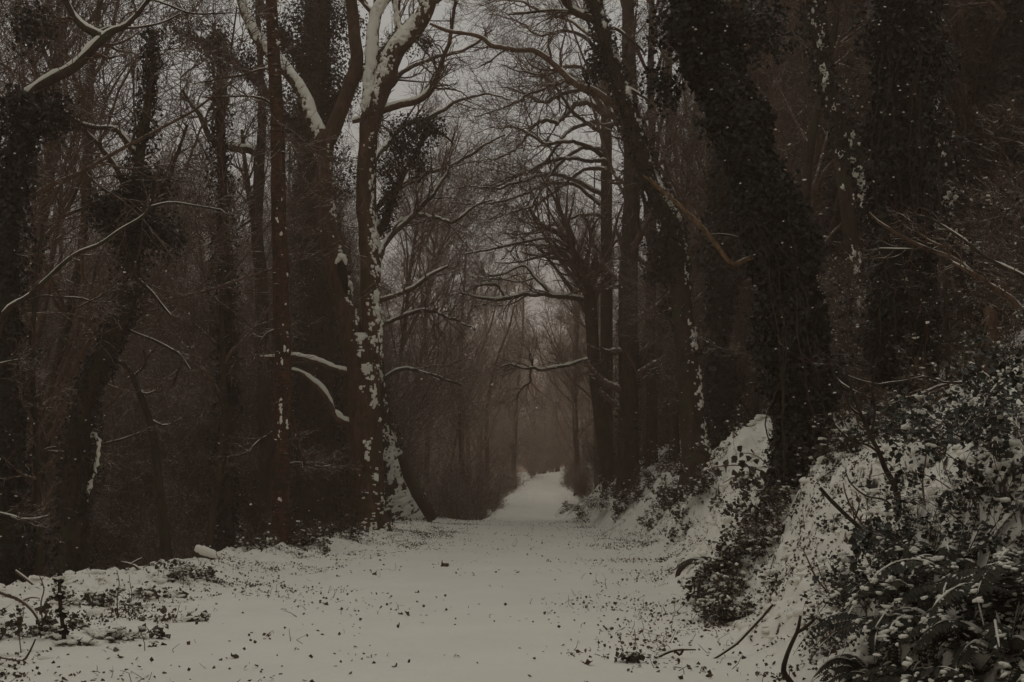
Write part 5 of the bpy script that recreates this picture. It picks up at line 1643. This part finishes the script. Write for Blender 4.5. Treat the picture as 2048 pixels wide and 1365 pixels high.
tag(mb.build('foliage', M['bramble'], ct, smooth=False), kind='stuff')
s = MB(); lumps(s, cl + rng.normal(size=(9, 3)) * np.array((0.04, 0.02, 0.01)) + np.array((0, -0.02, 0.075)), 0.018, 1.0); s.build('snow', M['snow'], ct)

# bent twigs standing out of the snow, each a thing
tn = 0
for p in strew(70, 0):
    k = rng.integers(2, 4)
    mb = MB()
    h = rng.uniform(0.12, 0.42)
    d = norm(np.array((rng.normal() * 0.7, rng.normal() * 0.5, 0.6)))
    P = [p - np.array((0, 0, 0.04))]
    for i in range(5):
        P.append(P[-1] + d * h / 5)
        d = norm(d + rng.normal(size=3) * 0.35)
    P = np.array(P)
    P[:, 2] = np.maximum(P[:, 2], p[2] - 0.03)
    mb.tube(P, np.linspace(0.006, 0.002, 6), 5)
    a_, ra = grow(P[None], np.linspace(0.006, 0.002, 6)[None], int(k), h * 0.5, 0.8, 4, 0.2, (0, 0, 0), 0.7, 0.2, 0.9, minr=0.002)
    mb.tube(a_, ra, 4)
    side = p[0] > 0.5 * (np.interp(p[1], _rx, _lv) + np.interp(p[1], _rx, _rv))
    o = mb.build('dead_twig', M['twig'], None, p)
    o.location = [float(c) for c in p]
    tag(o, 'thin dead twig sticking out of the snow by the bank foot' if side else 'thin dead twig sticking out of the snow of the verge', 'twig', 'dead twigs by the bank foot' if side else 'dead twigs on the verge')

# --- snow in the air
fl = MB()
K = 900
q = np.stack([rng.uniform(-11, 11, K), rng.uniform(7, 34, K), rng.uniform(0.3, 8, K)], -1)
q = q[q[:, 2] > terrain(q[:, 0], q[:, 1], False) + 0.05]
lumps(fl, q, 0.0075, 0.5)
tag(fl.build('falling_snow', M['snow']), 'scattered snowflakes drifting down in the air', kind='stuff')


# ---------------------------------------------------------------- haze
hz, nt, b = mat_new('haze')
nt.nodes.remove(b)
pv = nt.nodes.new("ShaderNodeVolumePrincipled")
pv.inputs['Density'].default_value = HAZE_DENSITY
pv.inputs['Color'].default_value = HAZE_COLOR
nt.links.new(pv.outputs[0], [n for n in nt.nodes if n.type == 'OUTPUT_MATERIAL'][0].inputs['Volume'])
hb = MB()
x0, x1, y0, y1, z0, z1 = -960, 960, -340, 1160, -14, 44
hb.add([(x, y, z) for x in (x0, x1) for y in (y0, y1) for z in (z0, z1)],
       [(0, 1, 3, 2), (4, 6, 7, 5), (0, 4, 5, 1), (2, 3, 7, 6), (0, 2, 6, 4), (1, 5, 7, 3)])
tag(hb.build('haze', hz, smooth=False), 'thin snowy mist in the air of the wood', kind='stuff')
